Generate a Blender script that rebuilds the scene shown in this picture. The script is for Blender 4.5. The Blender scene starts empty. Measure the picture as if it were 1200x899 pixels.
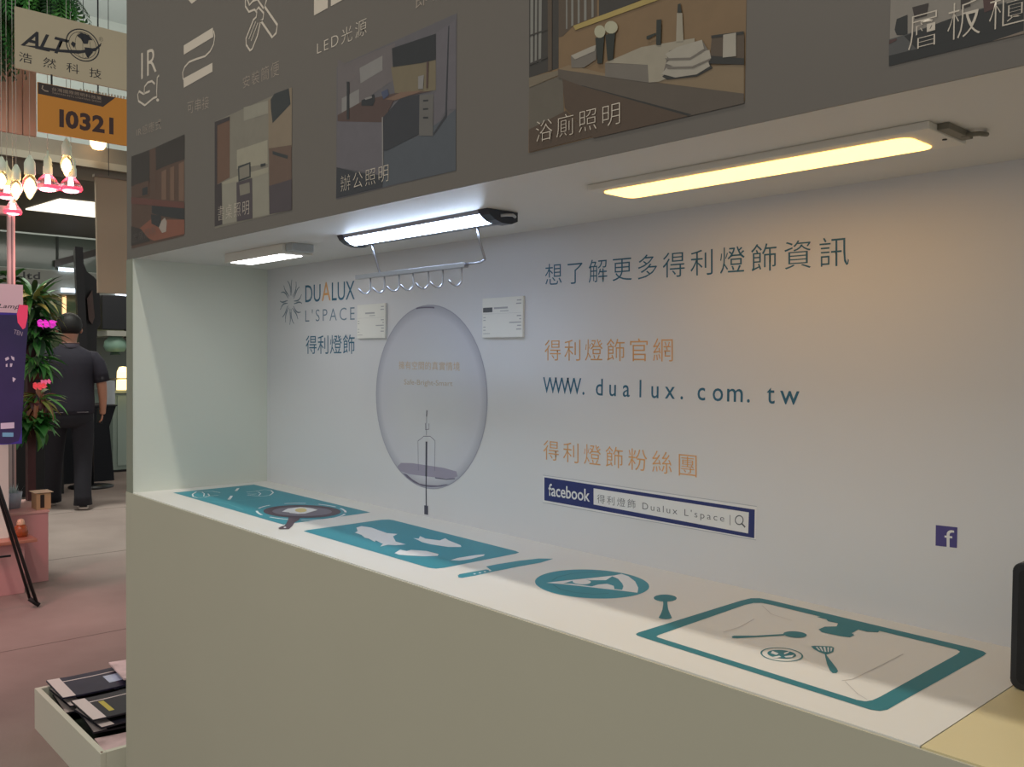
import bpy, bmesh, math, random
from mathutils import Matrix, Vector, Euler

# ------------------------------------------------------------------ camera, world, lights, exposure
scene = bpy.context.scene
COL = scene.collection
CT = 0.97            # counter top height
D = 0.434            # depth of the display niche
ZS = CT + 0.70       # underside of the overhead cabinet
SUNZ = 0

def look_matrix(yaw, pitch, roll, loc):
    y, p, r = math.radians(yaw), math.radians(pitch), math.radians(roll)
    fwd = Vector((math.sin(y)*math.cos(p), math.cos(y)*math.cos(p), math.sin(p)))
    right = Vector((math.cos(y), -math.sin(y), 0))
    up = right.cross(fwd)
    r2 = right*math.cos(r) + up*math.sin(r)
    u2 = -right*math.sin(r) + up*math.cos(r)
    m = Matrix((r2, u2, -fwd)).transposed().to_4x4()
    m.translation = loc
    return m

cam_data = bpy.data.cameras.new('camera')
cam_data.sensor_width = 36
cam_data.lens = 31.407
cam_data.clip_start = 0.02
cam = bpy.data.objects.new('camera', cam_data)
COL.objects.link(cam)
cam.matrix_world = look_matrix(-47.6745, -1.4566, 0.5491, Vector((2.7336, -1.393, 1.3764)))
scene.camera = cam

world = bpy.data.worlds.new('hall_ambient')
world.use_nodes = True
world.node_tree.nodes['Background'].inputs[0].default_value = (0.80, 0.84, 0.80, 1)
world.node_tree.nodes['Background'].inputs[1].default_value = 0.54
scene.world = world

scene.view_settings.view_transform = 'Standard'
scene.view_settings.look = 'None'
scene.view_settings.gamma = 1
scene.view_settings.use_curve_mapping = False
scene.view_settings.exposure = 0.08

def area(name, loc, target, sx, sy, power, color, spread=180):
    l = bpy.data.lights.new(name, 'AREA')
    l.shape = 'RECTANGLE'; l.size = sx; l.size_y = sy; l.energy = power; l.color = color
    l.spread = math.radians(spread)
    o = bpy.data.objects.new(name, l); COL.objects.link(o)
    o.location = loc
    o.rotation_euler = (Vector(target) - Vector(loc)).to_track_quat('-Z', 'Y').to_euler()
    return o

# ceiling luminaires of the exhibition hall, and an added fill for its far ceiling
area('hall_floodlight', (1.3, -1.12, 4.9), (1.3, -0.43, 1.0), 1.6, 0.12, 62, (1.0, 0.93, 0.80))
area('hall_strip_light', (1.0, -4.5, 5.6), (1.0, -0.4, 1.0), 4.0, 1.5, 60, (1.0, 0.95, 0.84))
area('aisle_floodlight', (-5.0, 0.6, 5.0), (-5.0, 0.9, 0), 0.6, 0.6, 26, (0.95, 1.0, 0.92), 60)
area('canopy_downlight', (-7.6, 1.9, 2.88), (-7.9, 1.9, 0), 2.4, 1.4, 26, (1.0, 0.98, 0.9))
area('added_ceiling_fill', (-8.5, 1.5, 4.6), (-9.5, 2.5, 7.0), 2.0, 2.0, 130, (0.95, 1.0, 0.97))  # added upward fill, no real lamp: brightens the far ceiling and wall
area('far_hall_light', (-6.6, 2.2, 5.6), (-9.4, 2.0, 1.0), 2.0, 1.0, 90, (1.0, 0.98, 0.9))

# ------------------------------------------------------------------ materials
def lin(c):
    return tuple(((v/255)/12.92 if v/255 <= 0.04045 else ((v/255+0.055)/1.055)**2.4) for v in c)

MATS = {}
def mat(name, rgb, rough=0.6, metal=0.0, noise=0.0, scale=20.0, bump=0.0, emit=None, estr=0.0,
        trans=0.0, alpha=1.0, spec=0.5, linear=False, coat=0.0):
    """procedural surface: base colour with a little noise variation and relief"""
    if name in MATS: return MATS[name]
    m = bpy.data.materials.new(name); m.use_nodes = True
    nt = m.node_tree; b = nt.nodes['Principled BSDF']
    c = rgb if linear else lin(rgb)
    b.inputs['Base Color'].default_value = (*c, 1)
    b.inputs['Roughness'].default_value = rough
    b.inputs['Metallic'].default_value = metal
    b.inputs['Specular IOR Level'].default_value = spec
    b.inputs['Transmission Weight'].default_value = trans
    b.inputs['Coat Weight'].default_value = coat
    b.inputs['Alpha'].default_value = alpha
    if emit is not None:
        b.inputs['Emission Color'].default_value = (*lin(emit), 1)
        b.inputs['Emission Strength'].default_value = estr
    if noise or bump:
        tc = nt.nodes.new('ShaderNodeTexCoord'); n = nt.nodes.new('ShaderNodeTexNoise')
        n.inputs['Scale'].default_value = scale; n.inputs['Detail'].default_value = 6
        nt.links.new(tc.outputs['Object'], n.inputs['Vector'])
        if noise:
            mx = nt.nodes.new('ShaderNodeMix'); mx.data_type = 'RGBA'
            mx.inputs[6].default_value = (*[v*(1-noise) for v in c], 1)
            mx.inputs[7].default_value = (*[min(1, v*(1+noise)) for v in c], 1)
            nt.links.new(n.outputs['Fac'], mx.inputs[0])
            nt.links.new(mx.outputs[2], b.inputs['Base Color'])
        if bump:
            bp = nt.nodes.new('ShaderNodeBump'); bp.inputs['Strength'].default_value = bump
            bp.inputs['Distance'].default_value = 0.002
            nt.links.new(n.outputs['Fac'], bp.inputs['Height']); nt.links.new(bp.outputs[0], b.inputs['Normal'])
    MATS[name] = m
    return m

WHITE = mat('matte_white_laminate', (222, 220, 216), 0.45, noise=0.02, scale=6, bump=0.05)
WALLP = mat('white_wall_vinyl', (216, 216, 220), 0.5, noise=0.015, scale=4, bump=0.04)
SIDEW = mat('white_side_laminate', (218, 222, 212), 0.5, noise=0.015, scale=4)
FRONT = mat('grey_white_counter_front', (192, 188, 170), 0.55, noise=0.03, scale=3, bump=0.04)
FASC = mat('taupe_fascia_vinyl', (106, 99, 93), 0.42, noise=0.03, scale=2)
YELLOW = mat('pale_yellow_laminate', (214, 200, 158), 0.45, noise=0.03, scale=8)
TEAL = mat('teal_print', (44, 140, 158), 0.45, noise=0.04, scale=15)
TEALD = mat('dark_teal_print', (36, 118, 130), 0.5)
TEALB = mat('blue_teal_print', (46, 102, 132), 0.5)
ORANGE = mat('orange_print', (224, 168, 110), 0.5)
PWHITE = mat('white_print', (226, 226, 228), 0.5)
PANDK = mat('dark_pan_print', (78, 62, 76), 0.5)
PANMD = mat('mid_pan_print', (116, 110, 124), 0.5)
YOLK = mat('egg_yolk_print', (222, 204, 140), 0.5)
NAVY = mat('navy_print', (38, 48, 110), 0.5)
INKG = mat('grey_ink_print', (96, 100, 108), 0.5)
FAINT = mat('faint_grey_line', (190, 186, 184), 0.5)
CHROME = mat('brushed_chrome', (176, 178, 186), 0.32, metal=1.0)
ALU = mat('aluminium_grey', (150, 154, 164), 0.35, metal=0.9)
DKPLAS = mat('dark_grey_plastic', (52, 58, 70), 0.35)
WPLAS = mat('white_plastic', (226, 222, 214), 0.35)
BLACK = mat('black_plastic', (24, 24, 28), 0.35)
PRINTL = mat('pale_fascia_print', (206, 194, 180), 0.5)
PRINTM = mat('soft_fascia_print', (164, 150, 138), 0.5)

# ------------------------------------------------------------------ helpers
def tag(o, label=None, cat=None, group=None, kind=None):
    if label: o['label'] = label
    if cat: o['category'] = cat
    if group: o['group'] = group
    if kind: o['kind'] = kind
    return o

def thing(name, loc, label, cat, group=None, rz=0):
    o = bpy.data.objects.new(name, None); COL.objects.link(o)
    o.location = loc; o.rotation_euler = (0, 0, rz); o.empty_display_size = 0.05
    return tag(o, label, cat, group)

def root_loc(o):
    v = Vector((0, 0, 0))
    while o is not None:
        v += Vector(o.location); o = o.parent
    return v

def link(name, me, mats, parent=None, local=False, smooth=False):
    """one mesh object; vertices are authored in world metres unless local"""
    if mats is not None:
        for m in (mats if isinstance(mats, (list, tuple)) else [mats]): me.materials.append(m)
    if smooth:
        for p in me.polygons: p.use_smooth = True
    o = bpy.data.objects.new(name, me); COL.objects.link(o)
    if parent is not None:
        o.parent = parent
        if not local: me.transform(Matrix.Translation(-root_loc(parent)))
    return o

def obj(name, bm, mats, parent=None, local=False, smooth=False, bevel=0, seg=2):
    if bevel:
        bmesh.ops.bevel(bm, geom=bm.edges[:], offset=bevel, segments=seg, affect='EDGES', profile=0.6)
    me = bpy.data.meshes.new(name); bm.normal_update(); bm.to_mesh(me); bm.free()
    return link(name, me, mats, parent, local, smooth)

def B(*boxes):
    bm = bmesh.new()
    for b in boxes: add_box(bm, *b)
    return bm

def add_box(bm, x0, x1, y0, y1, z0, z1, mi=0):
    x0, x1 = sorted((x0, x1)); y0, y1 = sorted((y0, y1)); z0, z1 = sorted((z0, z1))
    v = [bm.verts.new(p) for p in ((x0,y0,z0),(x1,y0,z0),(x1,y1,z0),(x0,y1,z0),(x0,y0,z1),(x1,y0,z1),(x1,y1,z1),(x0,y1,z1))]
    for q in ((0,3,2,1),(4,5,6,7),(0,1,5,4),(1,2,6,5),(2,3,7,6),(3,0,4,7)):
        bm.faces.new([v[i] for i in q]).material_index = mi

def add_tube(bm, pts, r, n=8, mi=0, caps=True):
    pts = [Vector(p) for p in pts]; rings = []
    rr = r if isinstance(r, (list, tuple)) else [r]*len(pts)
    prev = None
    for i, p in enumerate(pts):
        t = (pts[min(i+1, len(pts)-1)] - pts[max(i-1, 0)]).normalized()
        if prev is None:
            a = t.orthogonal().normalized()
        else:
            a = (prev - t*prev.dot(t)).normalized()
        prev = a; b = t.cross(a)
        rings.append([bm.verts.new(p + (a*math.cos(2*math.pi*k/n) + b*math.sin(2*math.pi*k/n))*rr[i]) for k in range(n)])
    for i in range(len(rings)-1):
        for k in range(n):
            bm.faces.new((rings[i][k], rings[i][(k+1)%n], rings[i+1][(k+1)%n], rings[i+1][k])).material_index = mi
    if caps:
        bm.faces.new(rings[0][::-1]).material_index = mi; bm.faces.new(rings[-1]).material_index = mi

def add_lathe(bm, c, prof, n=20, mi=0):
    """prof = (radius, z) from bottom to top, round a vertical axis through c"""
    c = Vector(c); rings = []
    for r, z in prof:
        if r <= 1e-6: rings.append([bm.verts.new(c + Vector((0, 0, z)))])
        else: rings.append([bm.verts.new(c + Vector((r*math.cos(2*math.pi*k/n), r*math.sin(2*math.pi*k/n), z))) for k in range(n)])
    for a, b in zip(rings, rings[1:]):
        for k in range(n):
            f = [a[k % len(a)], a[(k+1) % len(a)], b[(k+1) % len(b)], b[k % len(b)]]
            u = []
            for v in f:
                if v not in u: u.append(v)
            if len(u) > 2: bm.faces.new(u).material_index = mi

def add_prism(bm, prof, axis, a0, a1, mi=0):
    """extrude a closed 2D outline along an axis (0 x, 1 y, 2 z); prof gives the two other coordinates"""
    def P(q, a):
        l = list(q); l.insert(axis, a); return l
    A = [bm.verts.new(P(q, a0)) for q in prof]; Bv = [bm.verts.new(P(q, a1)) for q in prof]
    n = len(prof)
    fs = [bm.faces.new(A), bm.faces.new(Bv[::-1])]
    for i in range(n): fs.append(bm.faces.new((A[i], Bv[i], Bv[(i+1)%n], A[(i+1)%n])))
    for f in fs: f.material_index = mi
    bmesh.ops.recalc_face_normals(bm, faces=fs)

# planes on which things are printed: (axis that stays constant, value, outward direction)
PLN = {'W': (1, 0.0, -1), 'C': (2, CT, 1), 'F': (1, -D, -1)}
def to3(plane, q, layer=1):
    ax, v, s = PLN[plane] if isinstance(plane, str) else plane
    l = [q[0], q[1]]; l.insert(ax, v + s*(0.0002 + 0.00014*layer))
    return Vector(l)
def nrm(plane):
    ax, v, s = PLN[plane] if isinstance(plane, str) else plane
    n = Vector((0, 0, 0)); n[ax] = s; return n

def shape(bm, plane, pts, layer=1, mi=0):
    vs = [bm.verts.new(to3(plane, q, layer)) for q in pts]
    f = bm.faces.new(vs); f.normal_update()
    if f.normal.dot(nrm(plane)) < 0: f.normal_flip()
    f.material_index = mi
    if len(vs) > 4: bmesh.ops.triangulate(bm, faces=[f], ngon_method='EAR_CLIP')

def stroke(bm, plane, pts, w, layer=2, mi=0, closed=False):
    P = [Vector(p).to_2d() if len(p) > 2 else Vector(p) for p in pts]
    n = len(P); L = []; R = []
    for i in range(n):
        a = P[(i-1) % n] if closed or i else P[0]
        b = P[(i+1) % n] if closed or i < n-1 else P[-1]
        t = (b - a)
        t = t.normalized() if t.length > 1e-9 else Vector((1, 0))
        m = Vector((-t.y, t.x))*w/2
        L.append(P[i]+m); R.append(P[i]-m)
    for i in range(n if closed else n-1):
        j = (i+1) % n
        shape(bm, plane, [L[i], L[j], R[j], R[i]], layer, mi)

def flat(name, plane, shapes, mats, parent, label=None):
    """printed artwork: list of (outline, layer, material index)"""
    bm = bmesh.new()
    for s in shapes:
        shape(bm, plane, s[0], s[1], s[2] if len(s) > 2 else 0)
    o = obj(name, bm, mats, parent)
    if label: o['label'] = label
    return o

def glyphs(s, bold=0.0, space=1.0, shear=0.0, line=1.0):
    cu = bpy.data.curves.new('t', 'FONT'); cu.body = s; cu.size = 1
    cu.space_character = space; cu.offset = bold; cu.shear = shear; cu.space_line = line
    cu.resolution_u = 3
    o = bpy.data.objects.new('t', cu); COL.objects.link(o)
    dg = bpy.context.evaluated_depsgraph_get(); dg.update()
    me = bpy.data.meshes.new_from_object(o.evaluated_get(dg))
    bpy.data.objects.remove(o); bpy.data.curves.remove(cu)
    return me

def text(name, s, plane, quad, m, parent, bold=0.0, space=1.0, shear=0.0, layer=2, label=None):
    """lettering whose ink fills quad = TL, TR, BR, BL on a plane"""
    me = glyphs(s, bold, space, shear)
    xs = [v.co.x for v in me.vertices]; ys = [v.co.y for v in me.vertices]
    x0, x1, y0, y1 = min(xs), max(xs), min(ys), max(ys)
    TL, TR, BR, BL = [Vector(q) for q in quad]
    for v in me.vertices:
        u = (v.co.x-x0)/(x1-x0); w = (v.co.y-y0)/(y1-y0)
        q = (BL*(1-u)+BR*u)*(1-w) + (TL*(1-u)+TR*u)*w
        v.co = to3(plane, (q.x, q.y), layer)
    o = link(name, me, m, parent)
    if label: o['label'] = label
    return o

def skin(name, verts, edges, radii, mats, parent, sub=2, root=0):
    """a smooth limb or body grown over a skeleton"""
    me = bpy.data.meshes.new(name); me.from_pydata([tuple(v) for v in verts], edges, [])
    o = bpy.data.objects.new(name, me); COL.objects.link(o)
    o.modifiers.new('s', 'SKIN').use_smooth_shade = True
    for i, r in enumerate(radii):
        d = me.skin_vertices[0].data[i]
        d.radius = r if isinstance(r, tuple) else (r, r); d.use_root = (i == root)
    ss = o.modifiers.new('u', 'SUBSURF'); ss.levels = sub; ss.render_levels = sub
    dg = bpy.context.evaluated_depsgraph_get(); dg.update()
    m2 = bpy.data.meshes.new_from_object(o.evaluated_get(dg))
    bpy.data.objects.remove(o)
    m2.materials.clear()
    return link(name, m2, mats, parent, local=True, smooth=True)

def copy_tree(o, parent=None):
    c = o.copy(); COL.objects.link(c)
    if parent is not None: c.parent = parent
    for ch in list(o.children): copy_tree(ch, c)
    return c

def wbend(p0, p1, p2, n=6):
    p0, p1, p2 = Vector(p0), Vector(p1), Vector(p2)
    return [(p0*(1-t)**2 + p1*2*t*(1-t) + p2*t*t) for t in [i/n for i in range(n+1)]]

# ------------------------------------------------------------------ the setting
def floor_mat():
    m = bpy.data.materials.new('hall_carpet'); m.use_nodes = True
    nt = m.node_tree; b = nt.nodes['Principled BSDF']; b.inputs['Roughness'].default_value = 0.75
    tc = nt.nodes.new('ShaderNodeTexCoord')
    n = nt.nodes.new('ShaderNodeTexNoise'); n.inputs['Scale'].default_value = 1.1; n.inputs['Detail'].default_value = 5
    n2 = nt.nodes.new('ShaderNodeTexNoise'); n2.inputs['Scale'].default_value = 90
    r = nt.nodes.new('ShaderNodeValToRGB')
    r.color_ramp.elements[0].color = (*lin((120, 104, 98)), 1); r.color_ramp.elements[0].position = 0.3
    r.color_ramp.elements[1].color = (*lin((156, 140, 132)), 1); r.color_ramp.elements[1].position = 0.75
    nt.links.new(tc.outputs['Object'], n.inputs['Vector']); nt.links.new(tc.outputs['Object'], n2.inputs['Vector'])
    nt.links.new(n.outputs['Fac'], r.inputs[0]); nt.links.new(r.outputs[0], b.inputs['Base Color'])
    bp = nt.nodes.new('ShaderNodeBump'); bp.inputs['Strength'].default_value = 0.3; bp.inputs['Distance'].default_value = 0.003
    nt.links.new(n2.outputs['Fac'], bp.inputs['Height']); nt.links.new(bp.outputs[0], b.inputs['Normal'])
    return m
CARPET = floor_mat()
fl = tag(obj('floor', B((-14, 7, -8, 8, -0.05, 0)), CARPET), kind='structure')
for i in range(3):      # carpet sheets: raised seams across the aisle
    x = -1.9 - i*1.9
    obj('carpet_seam', B((x, x+0.006, -8, 8, 0.0, 0.0015)), mat('carpet_seam', (124, 109, 103), 0.8), fl)
tag(obj('wall_far', B((-13.2, -13.0, -8, 8, 0, 7)), mat('far_hall_wall', (190, 194, 186), 0.7, noise=0.05, scale=1)), kind='structure')
tag(obj('ceiling', B((-13.2, 7, -8, 8, 7.0, 7.1)), mat('hall_ceiling', (200, 204, 200), 0.8)), kind='structure')

XR = 3.25   # right end of the booth, outside the frame
wb = tag(obj('wall_back', B((-0.05, XR, 0.0, 0.05, 0.0, 2.75)), WALLP), kind='structure')
wl = tag(obj('wall_left', B((-0.05, 0.0, -D, 0.0, 0.0, ZS)), SIDEW), kind='structure')
obj('edge_band', B((-0.05, -0.0008, -D-0.002, -D-0.0002, CT-0.0015, ZS-0.001)), mat('grey_edge_band', (140, 144, 130), 0.55), wl)
obj('lower_edge_panel', B((-0.05, -0.0001, -D-0.004, -D-0.0002, 0.0, CT-0.002)), FRONT, wl)
tag(obj('wall_right', B((XR-0.05, XR, -D, 0.0, CT, ZS)), SIDEW), kind='structure')

# overhead header box: soffit board and printed fascia
hd = thing('overhead_header', (1.6, -0.2, ZS), 'long overhead cabinet with taupe printed fascia above the lit white niche', 'cabinet')
obj('soffit_board', B((-0.05, XR, -D+0.0021, 0.0, ZS, ZS+0.018)), WHITE, hd)
fa = obj('fascia_board', B((-0.05, XR, -D, -D+0.002, ZS-0.0005, 2.75)), FASC, hd)
obj('end_board', B((-0.05, -0.035, -D+0.018, 0.0, ZS+0.018, 2.75)), FASC, hd)

# counter
ct = thing('display_counter', (1.6, -0.2, 0.0), 'long white display counter with teal kitchen graphics printed on its top', 'counter')
obj('countertop', B((0.0, 2.332, -D, 0.0, CT-0.025, CT)), WHITE, ct)
obj('countertop', B((2.3335, XR-0.05, -D, 0.0, CT-0.025, CT)), YELLOW, ct)['label'] = 'pale yellow end section of the counter top'
obj('front_panel', B((0.0, XR, -D-0.004, -D-0.0005, 0.0, CT-0.002)), FRONT, ct)
obj('inner_plinth', B((0.0, XR-0.05, -D, -0.02, 0.0, CT-0.027)), FRONT, ct)

# ------------------------------------------------------------------ counter graphics
P0 = 'C'
flat('placemat_print', P0, [([(0.0709,-0.3414),(0.0577,-0.0753),(0.736,-0.0779),(0.7501,-0.3389)], 1)], [TEAL], ct,
     'teal rectangular hob print at the far left end of the counter')
bm = bmesh.new()
stroke(bm, P0, [(0.1575,-0.2329),(0.1178,-0.2404),(0.1039,-0.2579),(0.0986,-0.2822),(0.1372,-0.3098),(0.1842,-0.3278),(0.2113,-0.3265),(0.2169,-0.3066),(0.2012,-0.2869),(0.2048,-0.2591)], 0.004)
stroke(bm, P0, [(0.1136,-0.2704),(0.1485,-0.2787),(0.1974,-0.3015)], 0.003)
stroke(bm, P0, [(0.1553,-0.2702),(0.2021,-0.2857)], 0.004)
stroke(bm, P0, [(0.1957,-0.1675),(0.1994,-0.1381),(0.1826,-0.1014),(0.2112,-0.0946),(0.2558,-0.1098),(0.298,-0.1427),(0.3034,-0.1693),(0.29,-0.1761),(0.2571,-0.1937),(0.2484,-0.1606),(0.2317,-0.1814)], 0.004)
stroke(bm, P0, [(0.2176,-0.1401),(0.2524,-0.1488),(0.2833,-0.1711)], 0.003)
shape(bm, P0, [(0.1533,-0.1852),(0.1044,-0.1553),(0.1051,-0.1468),(0.1562,-0.1779)], 2)
shape(bm, P0, [(0.2967,-0.2742),(0.2358,-0.237),(0.2407,-0.231),(0.3038,-0.2685)], 2)
stroke(bm, P0, [(0.2791,-0.3272),(0.3122,-0.3167),(0.3749,-0.3076),(0.4351,-0.3109),(0.4863,-0.3168)], 0.003, 2, 1)
stroke(bm, P0, [(0.3296,-0.2644),(0.3416,-0.2183),(0.3405,-0.188)], 0.002, 2, 1)
tag(obj('glass_outline_print', bm, [PWHITE, mat('pale_teal_line', (104,168,178),0.5)], ct), kind='stuff')
bm = bmesh.new()
RING = [(0.695,-0.1285),(0.7054,-0.1357),(0.7149,-0.1435),(0.7233,-0.1519),(0.7305,-0.1608),(0.7366,-0.1701),(0.7414,-0.1797),(0.745,-0.1896),(0.7473,-0.1996),(0.7483,-0.2096),(0.748,-0.2196),(0.7465,-0.2295),(0.7438,-0.2392),(0.7399,-0.2486),(0.7348,-0.2576),(0.7285,-0.2663),(0.7212,-0.2744),(0.7129,-0.282),(0.7036,-0.289),(0.6935,-0.2952),(0.6826,-0.3008),(0.671,-0.3056),(0.6587,-0.3095),(0.646,-0.3125),(0.6328,-0.3147),(0.6193,-0.3159),(0.6056,-0.3162),(0.5919,-0.3155),(0.5782,-0.3138),(0.5647,-0.3111),(0.5515,-0.3075),(0.5387,-0.3029),(0.5265,-0.2974),(0.5149,-0.291),(0.5042,-0.2838),(0.4944,-0.2759),(0.4857,-0.2672),(0.4781,-0.2579),(0.4717,-0.248),(0.4667,-0.2377),(0.4631,-0.2271),(0.461,-0.2162),(0.4603,-0.2053),(0.4612,-0.1943),(0.4636,-0.1835),(0.4675,-0.173),(0.4729,-0.1628),(0.4797,-0.1531),(0.4879,-0.144),(0.4972,-0.1356),(0.5078,-0.128),(0.5193,-0.1213),(0.5318,-0.1156),(0.5449,-0.1108),(0.5587,-0.1071),(0.5729,-0.1045),(0.5874,-0.103),(0.6019,-0.1026),(0.6165,-0.1033),(0.6309,-0.1051),(0.6449,-0.1079),(0.6584,-0.1117),(0.6714,-0.1164),(0.6836,-0.1221)]
for i0 in (2, 11, 19, 27, 35, 44, 52, 59):
    stroke(bm, P0, [RING[(i0+k) % 64] for k in range(6)], 0.006)
tag(obj('dashed_ring_print', bm, PWHITE, ct), kind='stuff')
flat('frying_pan_print', P0, [
    ([(0.6691,-0.2815),(0.7047,-0.3022),(0.7442,-0.3281),(0.762,-0.3422),(0.7734,-0.3588),(0.7858,-0.3713),(0.8014,-0.375),(0.8124,-0.3571),(0.7809,-0.331),(0.7436,-0.3045),(0.7217,-0.2814),(0.6842,-0.2552)], 3, 0),
    ([(0.6803,-0.1343),(0.6911,-0.1419),(0.7004,-0.1506),(0.7081,-0.1602),(0.7141,-0.1706),(0.7184,-0.1815),(0.7208,-0.1928),(0.7214,-0.2044),(0.7202,-0.2159),(0.7172,-0.2273),(0.7125,-0.2384),(0.7061,-0.249),(0.6982,-0.259),(0.6889,-0.2681),(0.6782,-0.2763),(0.6665,-0.2835),(0.6538,-0.2895),(0.6404,-0.2942),(0.6263,-0.2976),(0.6119,-0.2995),(0.5974,-0.3),(0.583,-0.2989),(0.569,-0.2964),(0.5555,-0.2923),(0.5428,-0.2869),(0.5311,-0.28),(0.5207,-0.2719),(0.5118,-0.2626),(0.5046,-0.2523),(0.4991,-0.2412),(0.4956,-0.2294),(0.4941,-0.2172),(0.4946,-0.2048),(0.4973,-0.1925),(0.502,-0.1804),(0.5087,-0.1688),(0.5172,-0.1579),(0.5274,-0.148),(0.5391,-0.1392),(0.5521,-0.1317),(0.566,-0.1256),(0.5807,-0.1211),(0.5958,-0.1182),(0.6111,-0.1169),(0.6262,-0.1173),(0.641,-0.1193),(0.6551,-0.1229),(0.6683,-0.1279)], 4, 0),
    ([(0.6661,-0.1527),(0.6751,-0.1592),(0.6824,-0.1669),(0.688,-0.1757),(0.6918,-0.1852),(0.6936,-0.1953),(0.6935,-0.2057),(0.6915,-0.2162),(0.6876,-0.2265),(0.6819,-0.2364),(0.6746,-0.2458),(0.6658,-0.2543),(0.6557,-0.2618),(0.6446,-0.2681),(0.6327,-0.2731),(0.6203,-0.2766),(0.6076,-0.2786),(0.5949,-0.2789),(0.5826,-0.2776),(0.5709,-0.2747),(0.5602,-0.2702),(0.5506,-0.2642),(0.5426,-0.2568),(0.5362,-0.2483),(0.5317,-0.2387),(0.5292,-0.2284),(0.5288,-0.2176),(0.5305,-0.2065),(0.5343,-0.1956),(0.5402,-0.185),(0.5479,-0.175),(0.5572,-0.166),(0.568,-0.1582),(0.5799,-0.1517),(0.5925,-0.1468),(0.6057,-0.1435),(0.6189,-0.142),(0.6318,-0.1421),(0.6442,-0.1441),(0.6557,-0.1476)], 5, 1),
    ([(0.5814,-0.2533),(0.5488,-0.2185),(0.5477,-0.1992),(0.5476,-0.1785),(0.5646,-0.1724),(0.5858,-0.167),(0.6184,-0.1678),(0.6379,-0.2035),(0.6474,-0.2223),(0.6394,-0.2377),(0.6155,-0.2478),(0.6042,-0.245)], 6, 2),
    ([(0.6051,-0.1928),(0.6135,-0.1984),(0.6201,-0.2045),(0.6242,-0.2107),(0.6255,-0.2163),(0.6238,-0.2208),(0.6195,-0.2237),(0.6127,-0.2248),(0.6042,-0.224),(0.5948,-0.2214),(0.5854,-0.2171),(0.5769,-0.2115),(0.5701,-0.2053),(0.5657,-0.199),(0.5643,-0.1932),(0.5659,-0.1886),(0.5704,-0.1856),(0.5774,-0.1846),(0.5861,-0.1855),(0.5957,-0.1883)], 7, 3),
    ([(0.7903,-0.3521),(0.7938,-0.3546),(0.7951,-0.3572),(0.7938,-0.3587),(0.7904,-0.3587),(0.7862,-0.3571),(0.7827,-0.3546),(0.7813,-0.352),(0.7826,-0.3505),(0.786,-0.3505)], 5, 2)],
    [PANDK, PANMD, PWHITE, YOLK], ct, 'dark frying pan print with a fried egg')
cb = flat('cutting_board_print', P0, [([(0.8562,-0.3429),(0.85,-0.329),(0.8453,-0.1168),(0.855,-0.1),(0.8698,-0.0967),(1.3381,-0.1063),(1.3539,-0.1113),(1.3573,-0.124),(1.3617,-0.3183),(1.3571,-0.3353),(1.3423,-0.3414)], 1)], [TEAL], ct,
     'teal cutting board print with four white fish')
for pts in ([(0.897,-0.2233),(0.8877,-0.203),(0.9197,-0.1956),(1.0004,-0.206),(1.0248,-0.1931),(1.0419,-0.2174),(1.0931,-0.2457),(1.1331,-0.2461),(1.1264,-0.2689),(1.1118,-0.2792),(1.1165,-0.3025),(1.0969,-0.2824),(1.0548,-0.2728),(1.0675,-0.2842),(1.028,-0.274),(1.0138,-0.2754),(0.9808,-0.2629),(0.9486,-0.2604),(0.9368,-0.245)],
            [(1.088,-0.1936),(1.1,-0.1869),(1.0769,-0.1668),(1.1095,-0.1754),(1.146,-0.1625),(1.1342,-0.1376),(1.1586,-0.1473),(1.2171,-0.1595),(1.2324,-0.1701),(1.2147,-0.1915),(1.168,-0.204),(1.1364,-0.2047),(1.1105,-0.1977)],
            [(1.1912,-0.3169),(1.1699,-0.2878),(1.1897,-0.2848),(1.1867,-0.2711),(1.2165,-0.2525),(1.257,-0.2512),(1.2689,-0.2633),(1.2548,-0.2868),(1.2247,-0.3098),(1.2093,-0.3184)],
            [(1.3185,-0.2677),(1.3114,-0.2447),(1.3138,-0.1995),(1.3206,-0.1781),(1.3304,-0.1895),(1.3366,-0.2303),(1.3331,-0.2565)]):
    flat('fish_print', P0, [(pts, 2)], [PWHITE], cb)
flat('knife_print', P0, [
    ([(1.4264,-0.3361),(1.4217,-0.3281),(1.4229,-0.2964),(1.4255,-0.2651),(1.4357,-0.2615),(1.4058,-0.2482),(1.4054,-0.2189),(1.4105,-0.1638),(1.4219,-0.1186),(1.4423,-0.0974),(1.4507,-0.1404),(1.4477,-0.1981),(1.4474,-0.2672),(1.4499,-0.3135),(1.4471,-0.3434),(1.4405,-0.346)], 1, 0)]
    + [(q, 2, 1) for q in ([(1.4403,-0.3033),(1.4422,-0.3058),(1.4421,-0.308),(1.4399,-0.3086),(1.4371,-0.3071),(1.4352,-0.3046),(1.4353,-0.3024),(1.4375,-0.3018)], [(1.4401,-0.2899),(1.442,-0.2925),(1.4418,-0.2947),(1.4397,-0.2952),(1.4368,-0.2937),(1.4349,-0.2911),(1.435,-0.2889),(1.4372,-0.2884)], [(1.4395,-0.2766),(1.4414,-0.2793),(1.4413,-0.2815),(1.4391,-0.282),(1.4363,-0.2805),(1.4343,-0.2779),(1.4345,-0.2757),(1.4366,-0.2751)], [(1.439,-0.2632),(1.4409,-0.2659),(1.4408,-0.2682),(1.4386,-0.2687),(1.4357,-0.2672),(1.4337,-0.2645),(1.4339,-0.2622),(1.4361,-0.2617)])],
    [TEAL, PWHITE], ct, 'teal kitchen knife print')
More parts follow.
